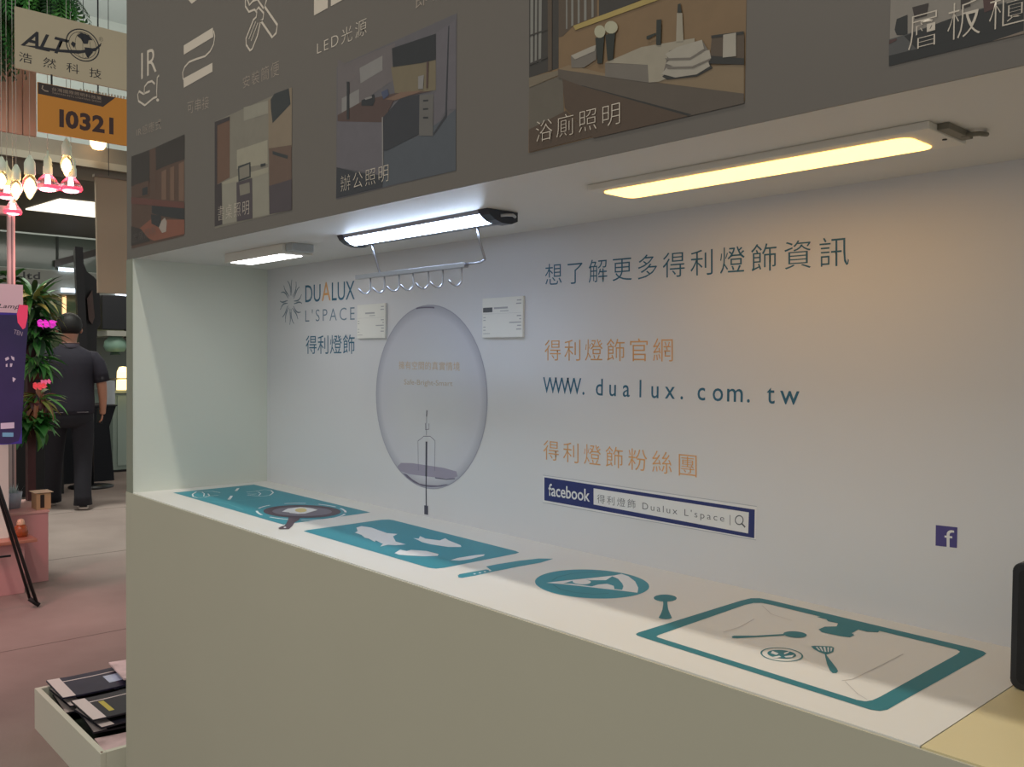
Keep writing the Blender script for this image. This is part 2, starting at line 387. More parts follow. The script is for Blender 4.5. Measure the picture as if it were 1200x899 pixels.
flat('plate_print', P0, [
    ([(1.7154,-0.1251),(1.7221,-0.1346),(1.7277,-0.1447),(1.732,-0.1552),(1.7352,-0.1661),(1.7371,-0.177),(1.7378,-0.1881),(1.7372,-0.199),(1.7355,-0.2098),(1.7325,-0.2202),(1.7285,-0.2303),(1.7233,-0.2398),(1.7172,-0.2488),(1.7101,-0.257),(1.7021,-0.2644),(1.6933,-0.271),(1.6837,-0.2767),(1.6736,-0.2813),(1.663,-0.2849),(1.6519,-0.2874),(1.6406,-0.2888),(1.629,-0.289),(1.6175,-0.288),(1.606,-0.2858),(1.5947,-0.2823),(1.5838,-0.2777),(1.5733,-0.272),(1.5635,-0.2651),(1.5545,-0.2572),(1.5464,-0.2483),(1.5393,-0.2385),(1.5334,-0.228),(1.5287,-0.2168),(1.5254,-0.2052),(1.5234,-0.1932),(1.523,-0.1811),(1.524,-0.169),(1.5266,-0.157),(1.5306,-0.1455),(1.5361,-0.1345),(1.5429,-0.1242),(1.5509,-0.1148),(1.5601,-0.1064),(1.5703,-0.0992),(1.5814,-0.0932),(1.5931,-0.0885),(1.6053,-0.0853),(1.6177,-0.0834),(1.6303,-0.083),(1.6429,-0.084),(1.6551,-0.0864),(1.667,-0.0901),(1.6783,-0.095),(1.6889,-0.1011),(1.6987,-0.1082),(1.7075,-0.1162)], 1, 0),
    ([(1.5755,-0.2489),(1.5853,-0.2143),(1.6027,-0.1636),(1.6189,-0.1098),(1.6194,-0.0898),(1.6416,-0.095),(1.6742,-0.1154),(1.7083,-0.1472),(1.7297,-0.1753),(1.7002,-0.1875),(1.6519,-0.2093),(1.6031,-0.2324)], 2, 1),
    ([(1.6067,-0.1757),(1.6164,-0.1707),(1.6335,-0.1504),(1.6215,-0.1189),(1.6409,-0.1249),(1.6693,-0.1458),(1.6842,-0.16),(1.6994,-0.1809),(1.6871,-0.1878),(1.6709,-0.1712),(1.653,-0.1684),(1.6464,-0.1842),(1.6478,-0.2048),(1.6109,-0.2183),(1.5994,-0.2287),(1.597,-0.2038)], 3, 0),
    ([(1.6258,-0.1832),(1.6291,-0.1881),(1.6309,-0.1936),(1.631,-0.1991),(1.6293,-0.2041),(1.6262,-0.2082),(1.6217,-0.211),(1.6165,-0.2121),(1.6109,-0.2115),(1.6055,-0.2092),(1.6008,-0.2055),(1.5974,-0.2006),(1.5954,-0.1951),(1.5953,-0.1894),(1.5969,-0.1843),(1.6002,-0.1801),(1.6047,-0.1773),(1.6101,-0.1762),(1.6158,-0.1769),(1.6212,-0.1793)], 4, 1)],
    [TEAL, PWHITE], ct, 'round teal plate print with a white pie slice')
bm = bmesh.new()
stroke(bm, P0, [(1.571,-0.2297),(1.5586,-0.2023),(1.5563,-0.1614),(1.5696,-0.1278),(1.5896,-0.1093)], 0.0025)
stroke(bm, P0, [(1.595,-0.25),(1.6247,-0.2617),(1.6567,-0.2586),(1.6855,-0.2422),(1.7001,-0.2177)], 0.0025)
tag(obj('plate_rim_line', bm, TEALD, ct), kind='stuff')
flat('egg_cup_print', P0, [
    ([(1.797,-0.1516),(1.7998,-0.1562),(1.8018,-0.1611),(1.8028,-0.1663),(1.8029,-0.1715),(1.802,-0.1763),(1.8001,-0.1806),(1.7975,-0.1842),(1.7941,-0.1868),(1.7902,-0.1885),(1.786,-0.189),(1.7816,-0.1883),(1.7772,-0.1866),(1.7731,-0.1838),(1.7696,-0.18),(1.7666,-0.1755),(1.7645,-0.1706),(1.7634,-0.1653),(1.7632,-0.16),(1.7641,-0.155),(1.7659,-0.1506),(1.7687,-0.1469),(1.7721,-0.1442),(1.7762,-0.1426),(1.7806,-0.1421),(1.7851,-0.1429),(1.7895,-0.1448),(1.7935,-0.1478)], 1, 0),
    ([(1.7912,-0.1818),(1.796,-0.1762),(1.81,-0.194),(1.8296,-0.2173),(1.8469,-0.2352),(1.8656,-0.2539),(1.8656,-0.2612),(1.8629,-0.2667),(1.857,-0.27),(1.8506,-0.2691),(1.8397,-0.2499),(1.826,-0.228),(1.8054,-0.1995)], 2, 0)], [TEALD], ct, 'teal egg cup print')
# sink outline: outer ring as eight strips
OUT = [(1.9052,-0.3673),(1.8874,-0.3662),(1.8815,-0.3622),(1.8792,-0.3534),(1.8777,-0.08),(1.8802,-0.0526),(1.8898,-0.0412),(1.908,-0.0384),(2.2408,-0.0448),(2.2557,-0.0477),(2.2625,-0.054),(2.2636,-0.0695),(2.2634,-0.3393),(2.2639,-0.3627),(2.2597,-0.3734),(2.2506,-0.378)]
INN = [(1.925,-0.3504),(1.9136,-0.35),(1.9086,-0.3477),(1.9067,-0.3392),(1.8971,-0.0968),(1.8999,-0.0755),(1.9093,-0.0644),(1.9261,-0.0626),(2.2182,-0.0683),(2.2278,-0.0687),(2.2348,-0.0749),(2.2365,-0.0898),(2.2392,-0.3301),(2.2382,-0.348),(2.2344,-0.3577),(2.2252,-0.3609)]
bm = bmesh.new()
for i in range(16):
    j = (i+1) % 16
    shape(bm, P0, [OUT[i], OUT[j], INN[j], INN[i]], 1)
shape(bm, P0, [(2.0137,-0.0713),(2.0297,-0.0711),(2.037,-0.0797),(2.053,-0.0778),(2.0596,-0.0953),(2.0485,-0.1108),(2.0492,-0.1311),(2.0596,-0.1407),(2.0878,-0.1372),(2.1,-0.1322),(2.099,-0.1159),(2.0921,-0.1109),(2.0897,-0.0849),(2.1036,-0.0855),(2.1161,-0.0758),(2.1136,-0.0654),(2.1255,-0.0599),(2.0719,-0.0517),(2.02,-0.053)], 2)
tag(obj('sink_outline_print', bm, TEALD, ct), 'large teal sink outline print with a tap')
flat('spoon_print', P0, [
    ([(1.9828,-0.2634),(1.9829,-0.2575),(2.0039,-0.2318),(2.0231,-0.1988),(2.0269,-0.192),(2.031,-0.1989),(2.0144,-0.2276),(1.9928,-0.2643),(1.9874,-0.2683)], 2),
    ([(2.0529,-0.1724),(2.0544,-0.1764),(2.0549,-0.1808),(2.0544,-0.1853),(2.0528,-0.1895),(2.0503,-0.1933),(2.0471,-0.1963),(2.0434,-0.1983),(2.0393,-0.1993),(2.0353,-0.1991),(2.0315,-0.1977),(2.0282,-0.1953),(2.0256,-0.192),(2.024,-0.188),(2.0234,-0.1836),(2.0239,-0.179),(2.0255,-0.1747),(2.028,-0.1709),(2.0313,-0.1678),(2.0352,-0.1657),(2.0393,-0.1648),(2.0434,-0.1651),(2.0472,-0.1665),(2.0504,-0.169)], 3)], [TEALD], ct, 'teal spoon print')
bm = bmesh.new()
R1 = [(2.0984,-0.2649),(2.1003,-0.2691),(2.1016,-0.2736),(2.1022,-0.2782),(2.1022,-0.2828),(2.1015,-0.2873),(2.1002,-0.2916),(2.0984,-0.2956),(2.0959,-0.2992),(2.093,-0.3024),(2.0897,-0.305),(2.086,-0.3071),(2.0821,-0.3084),(2.078,-0.3091),(2.0738,-0.3091),(2.0696,-0.3084),(2.0655,-0.307),(2.0617,-0.3049),(2.0582,-0.3021),(2.055,-0.2988),(2.0524,-0.2951),(2.0503,-0.2909),(2.0489,-0.2864),(2.0481,-0.2817),(2.0479,-0.2769),(2.0485,-0.2722),(2.0497,-0.2677),(2.0516,-0.2635),(2.0542,-0.2597),(2.0572,-0.2563),(2.0607,-0.2536),(2.0646,-0.2516),(2.0687,-0.2502),(2.073,-0.2496),(2.0774,-0.2498),(2.0816,-0.2507),(2.0857,-0.2524),(2.0895,-0.2547),(2.093,-0.2576),(2.0959,-0.261)]
stroke(bm, P0, R1, 0.0022, 2, 0, True)
shape(bm, P0, [(2.0908,-0.2682),(2.0923,-0.2717),(2.093,-0.2754),(2.0931,-0.2792),(2.0925,-0.2829),(2.0913,-0.2865),(2.0894,-0.2898),(2.0869,-0.2927),(2.084,-0.295),(2.0808,-0.2968),(2.0773,-0.2978),(2.0737,-0.2981),(2.0701,-0.2977),(2.0667,-0.2966),(2.0636,-0.2947),(2.0609,-0.2923),(2.0587,-0.2893),(2.0571,-0.2858),(2.0562,-0.2821),(2.0561,-0.2782),(2.0566,-0.2744),(2.0579,-0.2707),(2.0598,-0.2673),(2.0623,-0.2643),(2.0653,-0.2619),(2.0687,-0.2602),(2.0723,-0.2592),(2.076,-0.2589),(2.0796,-0.2594),(2.083,-0.2607),(2.0861,-0.2626),(2.0887,-0.2652)], 2)
for q in ([(2.0585,-0.2761),(2.0705,-0.2796),(2.072,-0.2881),(2.0626,-0.2868)], [(2.0741,-0.2714),(2.0752,-0.2566),(2.0784,-0.2684),(2.0777,-0.2774)], [(2.0723,-0.3008),(2.0762,-0.2872),(2.0808,-0.2899),(2.0784,-0.3007)], [(2.0819,-0.2846),(2.0877,-0.2677),(2.0912,-0.2798),(2.0862,-0.2876)]):
    shape(bm, P0, q, 3, 1)
tag(obj('small_plate_print', bm, [TEALD, PWHITE], ct), 'small teal plate print with thin ring')
sp = [([(2.0836,-0.215),(2.0859,-0.209),(2.1036,-0.1927),(2.109,-0.1961),(2.1169,-0.2132),(2.117,-0.2266),(2.1165,-0.2322),(2.1206,-0.2376),(2.1346,-0.253),(2.1535,-0.2739),(2.1608,-0.2837),(2.1627,-0.2915),(2.1593,-0.2954),(2.1521,-0.2893),(2.1374,-0.269),(2.1212,-0.2439),(2.114,-0.232),(2.1045,-0.2297),(2.0927,-0.2235)], 2, 0)]
sp += [(q, 3, 1) for q in ([(2.0898,-0.2131),(2.0913,-0.2113),(2.1024,-0.2228),(2.1006,-0.2239)], [(2.0932,-0.2091),(2.095,-0.207),(2.1077,-0.2239),(2.1048,-0.2232)], [(2.0969,-0.2048),(2.0988,-0.2026),(2.111,-0.2221),(2.1096,-0.2238)], [(2.1015,-0.2017),(2.1031,-0.1998),(2.1134,-0.2194),(2.1129,-0.222)], [(2.1053,-0.1994),(2.1076,-0.1988),(2.1145,-0.214),(2.1141,-0.2164)])]
flat('spatula_print', P0, sp, [TEALD, PWHITE], ct, 'teal slotted spatula print')
bm = bmesh.new()
stroke(bm, P0, [(2.1863,-0.1479),(2.1876,-0.2126),(2.1879,-0.2967),(2.1814,-0.3128)], 0.0012)
stroke(bm, P0, [(2.1854,-0.3124),(2.2168,-0.3418),(2.2329,-0.3503)], 0.0012)
stroke(bm, P0, [(1.9191,-0.0796),(1.9573,-0.113),(1.9975,-0.1195)], 0.0012)
stroke(bm, P0, [(1.9619,-0.2549),(1.9631,-0.211),(1.9538,-0.1576)], 0.0012)
tag(obj('faint_sink_lines', bm, FAINT, ct), kind='stuff')

# ------------------------------------------------------------------ lettering on the back wall
text('wall_lettering', '想了解更多得利燈飾資訊', 'W', [(1.3101,1.5919),(2.019,1.5865),(2.02,1.5377),(1.3109,1.5436)], TEALB, wb, -0.006, 1.3, label='teal heading line on the back wall')
text('wall_lettering', '得利燈飾官網', 'W', [(1.3113,1.4237),(1.6646,1.4237),(1.6654,1.3778),(1.312,1.3778)], ORANGE, wb, -0.006, 1.25, label='orange lettering above the web address')
text('wall_lettering', '得利燈飾粉絲團', 'W', [(1.3106,1.2007),(1.7244,1.203),(1.7252,1.159),(1.3112,1.1572)], ORANGE, wb, -0.006, 1.35, label='orange lettering above the blue search bar')
CX = [(1.329,1.3222),(1.9168,1.3196),(1.4696,1.3457),(1.4702,1.3063)]
def mono(name, s, xs, zb, zh, m, parent, wmax):
    """single characters set one by one at an even pitch; zb base line, zh capital height"""
    bm = bmesh.new()
    for ch, x in zip(s, xs):
        me = glyphs(ch, 0.004)
        mx = [v.co.x for v in me.vertices]; w = max(mx)-min(mx); c = (max(mx)+min(mx))/2
        k = zh/0.73; sx = min(k, wmax/max(w, 1e-3)) if ch in 'Wwm' else k*0.92
        if ch == '.': c += 0.18
        for v in me.vertices: v.co = to3('W', (x+(v.co.x-c)*sx, zb+v.co.y*k), 2)
        bm.from_mesh(me); bpy.data.meshes.remove(me)
    return obj(name, bm, m, parent)
xa, xb = CX[0][0], CX[1][0]
WZ = [(1.3172,1.3048),(1.3166,1.3418),(1.9244,1.307)]
mono('wall_lettering', 'WWW.dualux.com.tw', [xa+(xb-xa)*i/16 for i in range(17)], (WZ[0][1]+WZ[2][1])/2, WZ[1][1]-WZ[0][1], TEALB, wb, 0.043)['label'] = 'teal web address on the back wall'
# search bar
bq = [[(1.3099,1.1217),(1.8558,1.1209),(1.8552,1.0608),(1.31,1.0605)], [(1.3146,1.1174),(1.8519,1.1147),(1.8517,1.0634),(1.3153,1.0659)], [(1.4632,1.1093),(1.8398,1.1082),(1.8392,1.0701),(1.4638,1.0752)]]
sb = flat('search_bar_print', 'W', [(bq[0], 1, 0), (bq[1], 2, 1), (bq[2], 3, 0)], [PWHITE, NAVY], wb, 'dark blue social media search bar print')
bm = bmesh.new(); stroke(bm, 'W', bq[0], 0.0012, 2, 0, True)
obj('search_bar_border', bm, mat('grey_border_print', (170,174,184),0.5), wb)
text('search_bar_lettering', 'facebook', 'W', [(1.3283,1.1052),(1.4528,1.106),(1.4532,1.0792),(1.3287,1.0776)], PWHITE, sb, 0.012, 0.98, layer=4)
text('search_bar_lettering', "得利燈飾 Dualux L'space", 'W', [(1.4736,1.0984),(1.7881,1.099),(1.7884,1.0801),(1.4739,1.0769)], INKG, sb, -0.006, 1.35, layer=4)
bm = bmesh.new()
stroke(bm, 'W', [(1.8283,1.0928),(1.828,1.0902),(1.8269,1.0878),(1.8251,1.0858),(1.8228,1.0843),(1.8203,1.0836),(1.8177,1.0836),(1.8154,1.0844),(1.8135,1.0859),(1.8123,1.088),(1.8118,1.0905),(1.8122,1.093),(1.8133,1.0954),(1.8151,1.0975),(1.8174,1.0989),(1.82,1.0997),(1.8225,1.0996),(1.8248,1.0988),(1.8267,1.0973),(1.8279,1.0952)], 0.002, 4, 0, True)
stroke(bm, 'W', [(1.8256,1.0862),(1.8328,1.0803)], 0.003, 4)
stroke(bm, 'W', [(1.8004,1.0983),(1.8008,1.0795)], 0.0012, 4)
obj('magnifier_print', bm, INKG, sb)
# logo badge (the codes round it are left out)
fb = flat('badge_print', 'W', [([(2.1672,1.1322),(2.1989,1.1332),(2.1988,1.1021),(2.1675,1.1007)], 1)], [mat('violet_badge_print', (74,66,132),0.5)], wb, 'small violet square badge with a white letter f')
text('badge_lettering', 'f', 'W', [(2.1803,1.1274),(2.1942,1.1279),(2.1948,1.1016),(2.1809,1.1012)], PWHITE, fb, 0.0)
# brand logo
text('wall_lettering', 'DU', 'W', [(0.2491,1.6036),(0.3411,1.6026),(0.3415,1.5498),(0.2495,1.5508)], TEALB, wb, 0.0, 1.0, label='teal letters DU beside the sunburst logo')
text('wall_lettering', 'LUX', 'W', [(0.406,1.6034),(0.5311,1.6015),(0.5316,1.5478),(0.4065,1.5493)], TEALB, wb, 0.0, 1.0, label='teal letters LUX at the end of the brand name')
text('wall_lettering', 'A', 'W', [(0.3485,1.6068),(0.3992,1.6063),(0.3997,1.5511),(0.349,1.5513)], ORANGE, wb, 0.0, 1.0, label='orange letter A of the brand name')
text('wall_lettering', "L'SPACE", 'W', [(0.2497,1.5278),(0.5318,1.5278),(0.5321,1.4894),(0.25,1.4911)], mat('grey_teal_print', (106,130,150),0.5), wb, -0.008, 1.35)
text('wall_lettering', '得利燈飾', 'W', [(0.2534,1.4484),(0.5325,1.4481),(0.533,1.3918),(0.2539,1.3916)], TEALB, wb, 0.0, 1.05)
bm = bmesh.new()
SC = [(0.1578,1.5557),(0.0851,1.5593),(0.2283,1.5533),(0.1572,1.6306)]
sr = (SC[2][0]-SC[1][0])/2
for k in range(16):
    a = 2*math.pi*k/16 + 0.12
    pts = []
    for i in range(6):
        t = i/5; r = sr*(0.30+0.70*t); aa = a + 0.22*math.sin(t*math.pi)*(1 if k % 2 else -1)*0.6 + 0.18*t
        pts.append((SC[0][0]+r*math.cos(aa), SC[0][1]+r*math.sin(aa)))
    for i in range(5):
        stroke(bm, 'W', pts[i:i+2], 0.002+0.0028*math.sin(math.pi*(i+0.5)/5), 2, 0)
tag(obj('sunburst_logo', bm, mat('slate_print', (112,130,146),0.5), wb), 'sunburst logo of sixteen curved rays')

# big bulb picture
def bulb_mat():
    m = bpy.data.materials.new('printed_glass_globe'); m.use_nodes = True
    nt = m.node_tree; b = nt.nodes['Principled BSDF']; b.inputs['Roughness'].default_value = 0.5
    tc = nt.nodes.new('ShaderNodeTexCoord'); g = nt.nodes.new('ShaderNodeTexGradient'); g.gradient_type = 'SPHERICAL'
    mp = nt.nodes.new('ShaderNodeMapping'); mp.inputs['Location'].default_value = (-0.881, 0, -1.281); mp.vector_type = 'POINT'
    sc = nt.nodes.new('ShaderNodeMapping'); sc.inputs['Scale'].default_value = (4.2, 4.2, 4.2)
    nt.links.new(tc.outputs['Object'], mp.inputs[0]); nt.links.new(mp.outputs[0], sc.inputs[0]); nt.links.new(sc.outputs[0], g.inputs[0])
    r = nt.nodes.new('ShaderNodeValToRGB')
    e = r.color_ramp.elements
    e[0].position = 0.0; e[0].color = (*lin((172, 173, 186)), 1)
    e[1].position = 0.12; e[1].color = (*lin((203, 203, 212)), 1)
    e2 = e.new(0.55); e2.color = (*lin((209, 210, 215)), 1)
    nt.links.new(g.outputs['Fac'], r.inputs[0]); nt.links.new(r.outputs[0], b.inputs['Base Color'])
    return m
GLOBE = [(0.881+0.2365*math.cos(2*math.pi*i/64), 1.281+0.2365*math.sin(2*math.pi*i/64)) for i in range(64)]
gb = flat('bulb_picture', 'W', [(GLOBE, 1)], [bulb_mat()], wb, 'large round print of a clear glass bulb')
bm = bmesh.new()
stroke(bm, 'W', GLOBE, 0.0025, 2, 0, True)
shape(bm, 'W', [(0.7747,1.0724),(0.791,1.0714),(0.8168,1.0608),(0.8484,1.0529),(0.8793,1.0525),(0.9275,1.056),(0.9626,1.0634),(0.9712,1.0633),(0.9393,1.0547),(0.8976,1.0486),(0.8609,1.0475),(0.8264,1.0524),(0.7943,1.0622)], 3, 1)
shape(bm, 'W', [(0.7646,1.0994),(0.8163,1.1033),(0.8787,1.1035),(0.9504,1.1037),(1.0021,1.0997),(1.0079,1.0879),(0.9854,1.0802),(0.9272,1.076),(0.879,1.0747),(0.8038,1.0727),(0.7582,1.0777),(0.7482,1.0883)], 2, 2)
shape(bm, 'W', [(0.9215,1.2065),(0.8927,1.2022),(0.8634,1.203),(0.8927,1.2073)], 2, 2) if False else None
stroke(bm, 'W', [(0.9153,1.0747),(0.9624,1.076),(0.9967,1.081)], 0.003, 3, 1)
stroke(bm, 'W', [(0.8408,1.1643),(0.8436,1.086)], 0.0015, 3, 1)
stroke(bm, 'W', [(0.9142,1.1696),(0.9139,1.0929)], 0.0015, 3, 1)
stroke(bm, 'W', [(0.8408,1.1643),(0.8545,1.1708),(0.8655,1.1779),(0.893,1.1798),(0.9051,1.1744),(0.9142,1.1696)], 0.0015, 3, 1)
stroke(bm, 'W', [(0.8779,1.1651),(0.8778,1.0746)], 0.007, 4, 3)
stroke(bm, 'W', [(0.8778,1.0746),(0.8775,1.0486),(0.8787,0.9988)], 0.004, 4, 3)
stroke(bm, 'W', [(0.8788,1.2463),(0.8778,1.2297)], 0.004, 4, 3)
stroke(bm, 'W', [(0.8778,1.2297),(0.8777,1.1817)], 0.0015, 4, 1)
stroke(bm, 'W', [(0.8731,1.2128),(0.8733,1.1955),(0.8885,1.1979),(0.8883,1.2126)], 0.002, 4, 1)
stroke(bm, 'W', [(0.91,1.5091),(0.9071,1.5081),(0.8986,1.5074),(0.8857,1.507),(0.8704,1.5071),(0.8548,1.5075),(0.8415,1.5083),(0.8325,1.5093),(0.8293,1.5104),(0.8324,1.5113),(0.8413,1.5121),(0.8545,1.5124),(0.87,1.5124),(0.8854,1.5119),(0.8983,1.5111),(0.907,1.5101)][8:17], 0.004, 3, 1)
stroke(bm, 'W', [(0.8787,0.9988),(0.879,0.9754)], 0.016, 5, 3)
obj('bulb_drawing', bm, [mat('globe_rim_print', (160,160,176),0.5), mat('mauve_shade_print', (112,106,128),0.5), mat('light_mauve_print', (158,152,172),0.5), mat('graphite_print', (70,70,88),0.5)], gb)
text('bulb_lettering', '擁有空間的真實情境', 'W', [(0.7522,1.3727),(1.0126,1.3721),(1.0129,1.3502),(0.7524,1.3513)], mat('pale_orange_print', (206,180,150),0.5), gb, 0.0, 1.05, layer=3)
text('bulb_lettering', 'Safe-Bright-Smart', 'W', [(0.777,1.3245),(0.9839,1.325),(0.9841,1.3077),(0.7772,1.3062)], mat('pale_ochre_print', (190,172,148),0.5), gb, -0.004, 1.0, layer=3)

# price cards mounted on the wall
def card(px, label, dark):
    x0, x1 = px[0][0], px[1][0]; z1 = (px[0][1]+px[1][1])/2; z0 = (px[2][1]+px[3][1])/2
    c = thing('price_card', ((x0+x1)/2, 0.0, (z0+z1)/2), label, 'card')
    obj('card_board', B((x0, x1, -0.007, -0.001, z0, z1)), mat('card_white', (232,231,226),0.5), c, bevel=0.0008)
    bm = bmesh.new(); pl = (1, -0.007, -1); w, h = x1-x0, z1-z0
    def r(u0, u1, v0, v1, mi): shape(bm, pl, [(x0+w*u0, z1-h*v0), (x0+w*u1, z1-h*v0), (x0+w*u1, z1-h*v1), (x0+w*u0, z1-h*v1)], 1, mi)
    if dark: r(0.02, 0.26, 0.24, 0.36, 0)
    r(0.30, 0.64, 0.24, 0.285, 1); r(0.45, 0.66, 0.33, 0.35, 1)
    for v, u in ((0.08, 0.86), (0.16, 0.84), (0.46, 0.86), (0.54, 0.92), (0.62, 0.68), (0.70, 0.87), (0.79, 0.85)): r(u, 0.965, v, v+0.028, 1)
    for v in (0.48, 0.55, 0.72, 0.80): r(0.03, 0.09, v, v+0.02, 1)
    r(0.03, 0.2, 0.89, 0.905, 1); r(0.02, 0.98, 0.40, 0.404, 1)
    obj('card_print', bm, [mat('card_dark_ink', (86,88,94),0.5), mat('card_grey_ink', (176,176,180),0.5)], c)
card([(1.1042,1.5235),(1.246,1.5249),(1.2474,1.4308),(1.1055,1.4307)], 'white price card with a dark logo block, right of the printed bulb', True)
card([(0.555,1.531),(0.6949,1.5301),(0.6959,1.4358),(0.5559,1.4351)], 'white price card without dark block, between brand logo and printed bulb', False)

# ------------------------------------------------------------------ lamps under the soffit
ECOOL = mat('cool_white_diffuser', (240,245,255), 0.4, emit=(206,226,255), estr=24.0)
ECOOL2 = mat('neutral_white_diffuser', (250,250,245), 0.4, emit=(250,250,250), estr=9.0)
EWARM = mat('warm_white_diffuser', (255,235,190), 0.4, emit=(255,190,94), estr=4.6)

# 1 small white block lamp
l1 = thing('cabinet_lamp', (0.49, -0.25, ZS), 'small white rectangular under-cabinet lamp at the left end of the niche', 'lamp')
obj('lamp_body', B((0.315, 0.652, -0.292, -0.205, ZS-0.025, ZS)), WPLAS, l1, bevel=0.002)
obj('light_panel', B((0.337, 0.627, -0.283, -0.222, ZS-0.0262, ZS-0.024)), ECOOL2, l1)
obj('end_cap', B((0.6522, 0.684, -0.283, -0.22, ZS-0.020, ZS)), mat('grey_end_cap', (176,180,182),0.5), l1, bevel=0.002)

# 2 cool lamp with a hook rail
l2 = thing('cabinet_lamp', (1.15, -0.23, ZS), 'slim cool-white under-cabinet lamp with dark end caps and hanging hook rail', 'lamp')
yf, yb = -0.268, -0.190
prof = [(yf, ZS), (yb, ZS), (yb, ZS-0.016), (-0.205, ZS-0.022), (-0.228, ZS-0.0225), (-0.246, ZS-0.018), (-0.259, ZS-0.010)]
bm = bmesh.new(); add_prism(bm, prof, 0, 0.898, 1.396); obj('lamp_body', bm, ALU, l2)
o = [(-0.2635, ZS-0.002), (-0.2595, ZS-0.0115), (-0.2468, ZS-0.0195), (-0.2335, ZS-0.0235), (-0.2325, ZS-0.022), (-0.246, ZS-0.017), (-0.258, ZS-0.009), (-0.262, ZS-0.002)]
bm = bmesh.new(); add_prism(bm, o, 0, 0.900, 1.394); obj('light_panel', bm, ECOOL, l2)
cap = [(yf-0.001, ZS), (yb+0.001, ZS), (yb+0.001, ZS-0.018), (-0.205, ZS-0.0245), (-0.228, ZS-0.025), (-0.248, ZS-0.020), (-0.262, ZS-0.011)]
for a, b in ((0.876, 0.899), (1.395, 1.424)):
    bm = bmesh.new(); add_prism(bm, cap, 0, a, b); obj('end_cap', bm, DKPLAS, l2)
bm = bmesh.new(); add_tube(bm, [(1.4245, -0.235, ZS-0.011), (1.429, -0.222, ZS-0.009), (1.431, -0.208, ZS-0.008), (1.426, -0.198, ZS-0.010)], 0.003)
obj('power_lead', bm, mat('pale_grey_lead', (190,194,200),0.4), l2, smooth=True)
for (x, zb, z2) in ((0.956, 1.579, 0), (1.338, 1.583, 0)):
    bm = bmesh.new(); add_tube(bm, [(x, -0.222, ZS-0.022), (x, -0.215, 1.62), (x, -0.2005, zb+0.002), (x, -0.2, zb)], 0.0028)
    obj('hanger_rod', bm, CHROME, l2, smooth=True)
rl = thing('hook_rail', (1.09, -0.2, 1.577), 'chrome rail with seven hooks hanging under the cool-white lamp', 'rail')
bpy.data.objects.remove(rl)
rl = obj('hook_rail', B((0.858, 1.278, -0.206, -0.194, 1.5712, 1.5818)), CHROME, l2, bevel=0.001)
rl['label'] = 'flat chrome rail with seven hooks'
bm = bmesh.new(); add_tube(bm, [(1.276, -0.2, 1.578), (1.325, -0.2, 1.579), (1.338, -0.2, 1.583)], 0.0022); obj('rail_end_wire', bm, CHROME, l2, smooth=True)
HX = [(0.9159,1.5631),(0.9754,1.5615),(1.0342,1.56),(1.089,1.5586),(1.1463,1.5589),(1.1983,1.5584),(1.2626,1.5588)]
hk = bmesh.new()
hp = [(0, 0, 0), (0, 0, -0.012), (0, 0, -0.029), (0, -0.003, -0.036), (0, -0.009, -0.0405), (0, -0.016, -0.040), (0, -0.022, -0.036), (0, -0.029, -0.0295)]
add_tube(hk, hp, 0.0022, 8)
hook0 = obj('hook', hk, CHROME, rl, local=True, smooth=True)
for i, (x, z) in enumerate(HX):
    h = hook0 if i == 0 else hook0.copy()
    if i: COL.objects.link(h)
    h.location = Vector((x, -0.2, 1.574)) - root_loc(rl)
    h.rotation_euler = (0, 0, -0.35)

# 3 warm flat lamp
l3 = thing('cabinet_lamp', (1.96, -0.2, ZS), 'flat white under-cabinet lamp with glowing warm yellow panel at the right', 'lamp')
L3 = [(1.723,-0.2785),(2.2506,-0.3013),(2.2563,-0.1883),(1.7158,-0.2203),(2.2369,-0.2014),(2.2378,-0.267)]
obj('lamp_body', B((1.712, 2.270, -0.298, -0.184, ZS-0.010, ZS-0.0)), WPLAS, l3, bevel=0.002)
def rounded(x0, x1, y0, y1, r, n=5):
    o = []
    for cx, cy, a in ((x1-r, y1-r, 0), (x0+r, y1-r, 90), (x0+r, y0+r, 180), (x1-r, y0+r, 270)):
        for i in range(n+1):
            t = math.radians(a+90*i/n); o.append((cx+r*math.cos(t), cy+r*math.sin(t)))
    return o
bm = bmesh.new(); add_prism(bm, rounded(1.722, 2.236, -0.276, -0.196, 0.016), 2, ZS-0.0112, ZS-0.0098); obj('light_panel', bm, EWARM, l3)
obj('mounting_clip', B((2.2702, 2.284, -0.275, -0.20, ZS-0.008, ZS)), mat('grey_clip', (120,116,104),0.5), l3, bevel=0.001)
bm = bmesh.new(); add_tube(bm, [(2.278, -0.222, ZS-0.006), (2.297, -0.214, ZS-0.006), (2.300, -0.200, ZS-0.005), (2.290, -0.190, ZS-0.001)], 0.003); obj('power_lead', bm, mat('grey_clip', (120,116,104),0.5), l3, smooth=True)
bm = bmesh.new(); add_lathe(bm, (2.262, -0.232, ZS-0.0105), [(0, -0.0008), (0.003, -0.0006), (0.003, 0.001)], 10); obj('switch_dot', bm, BLACK, l3)

# black speaker at the right edge
spk = thing('portable_speaker', (2.42, -0.15, CT), 'black rounded box standing on the counter at the right edge', 'speaker')
bm = bmesh.new(); add_prism(bm, rounded(2.333, 2.53, CT+0.0005, CT+0.1605, 0.012), 1, -0.175, -0.12)
obj('speaker_body', bm, mat('black_speaker_shell', (30,30,36),0.4), spk, bevel=0.002)
bm = bmesh.new(); add_prism(bm, rounded(2.341, 2.522, CT+0.009, CT+0.152, 0.008), 1, -0.1765, -0.175); obj('speaker_grille', bm, mat('black_cloth_grille', (26,26,30),0.8, noise=0.2, scale=400, bump=0.3), spk)

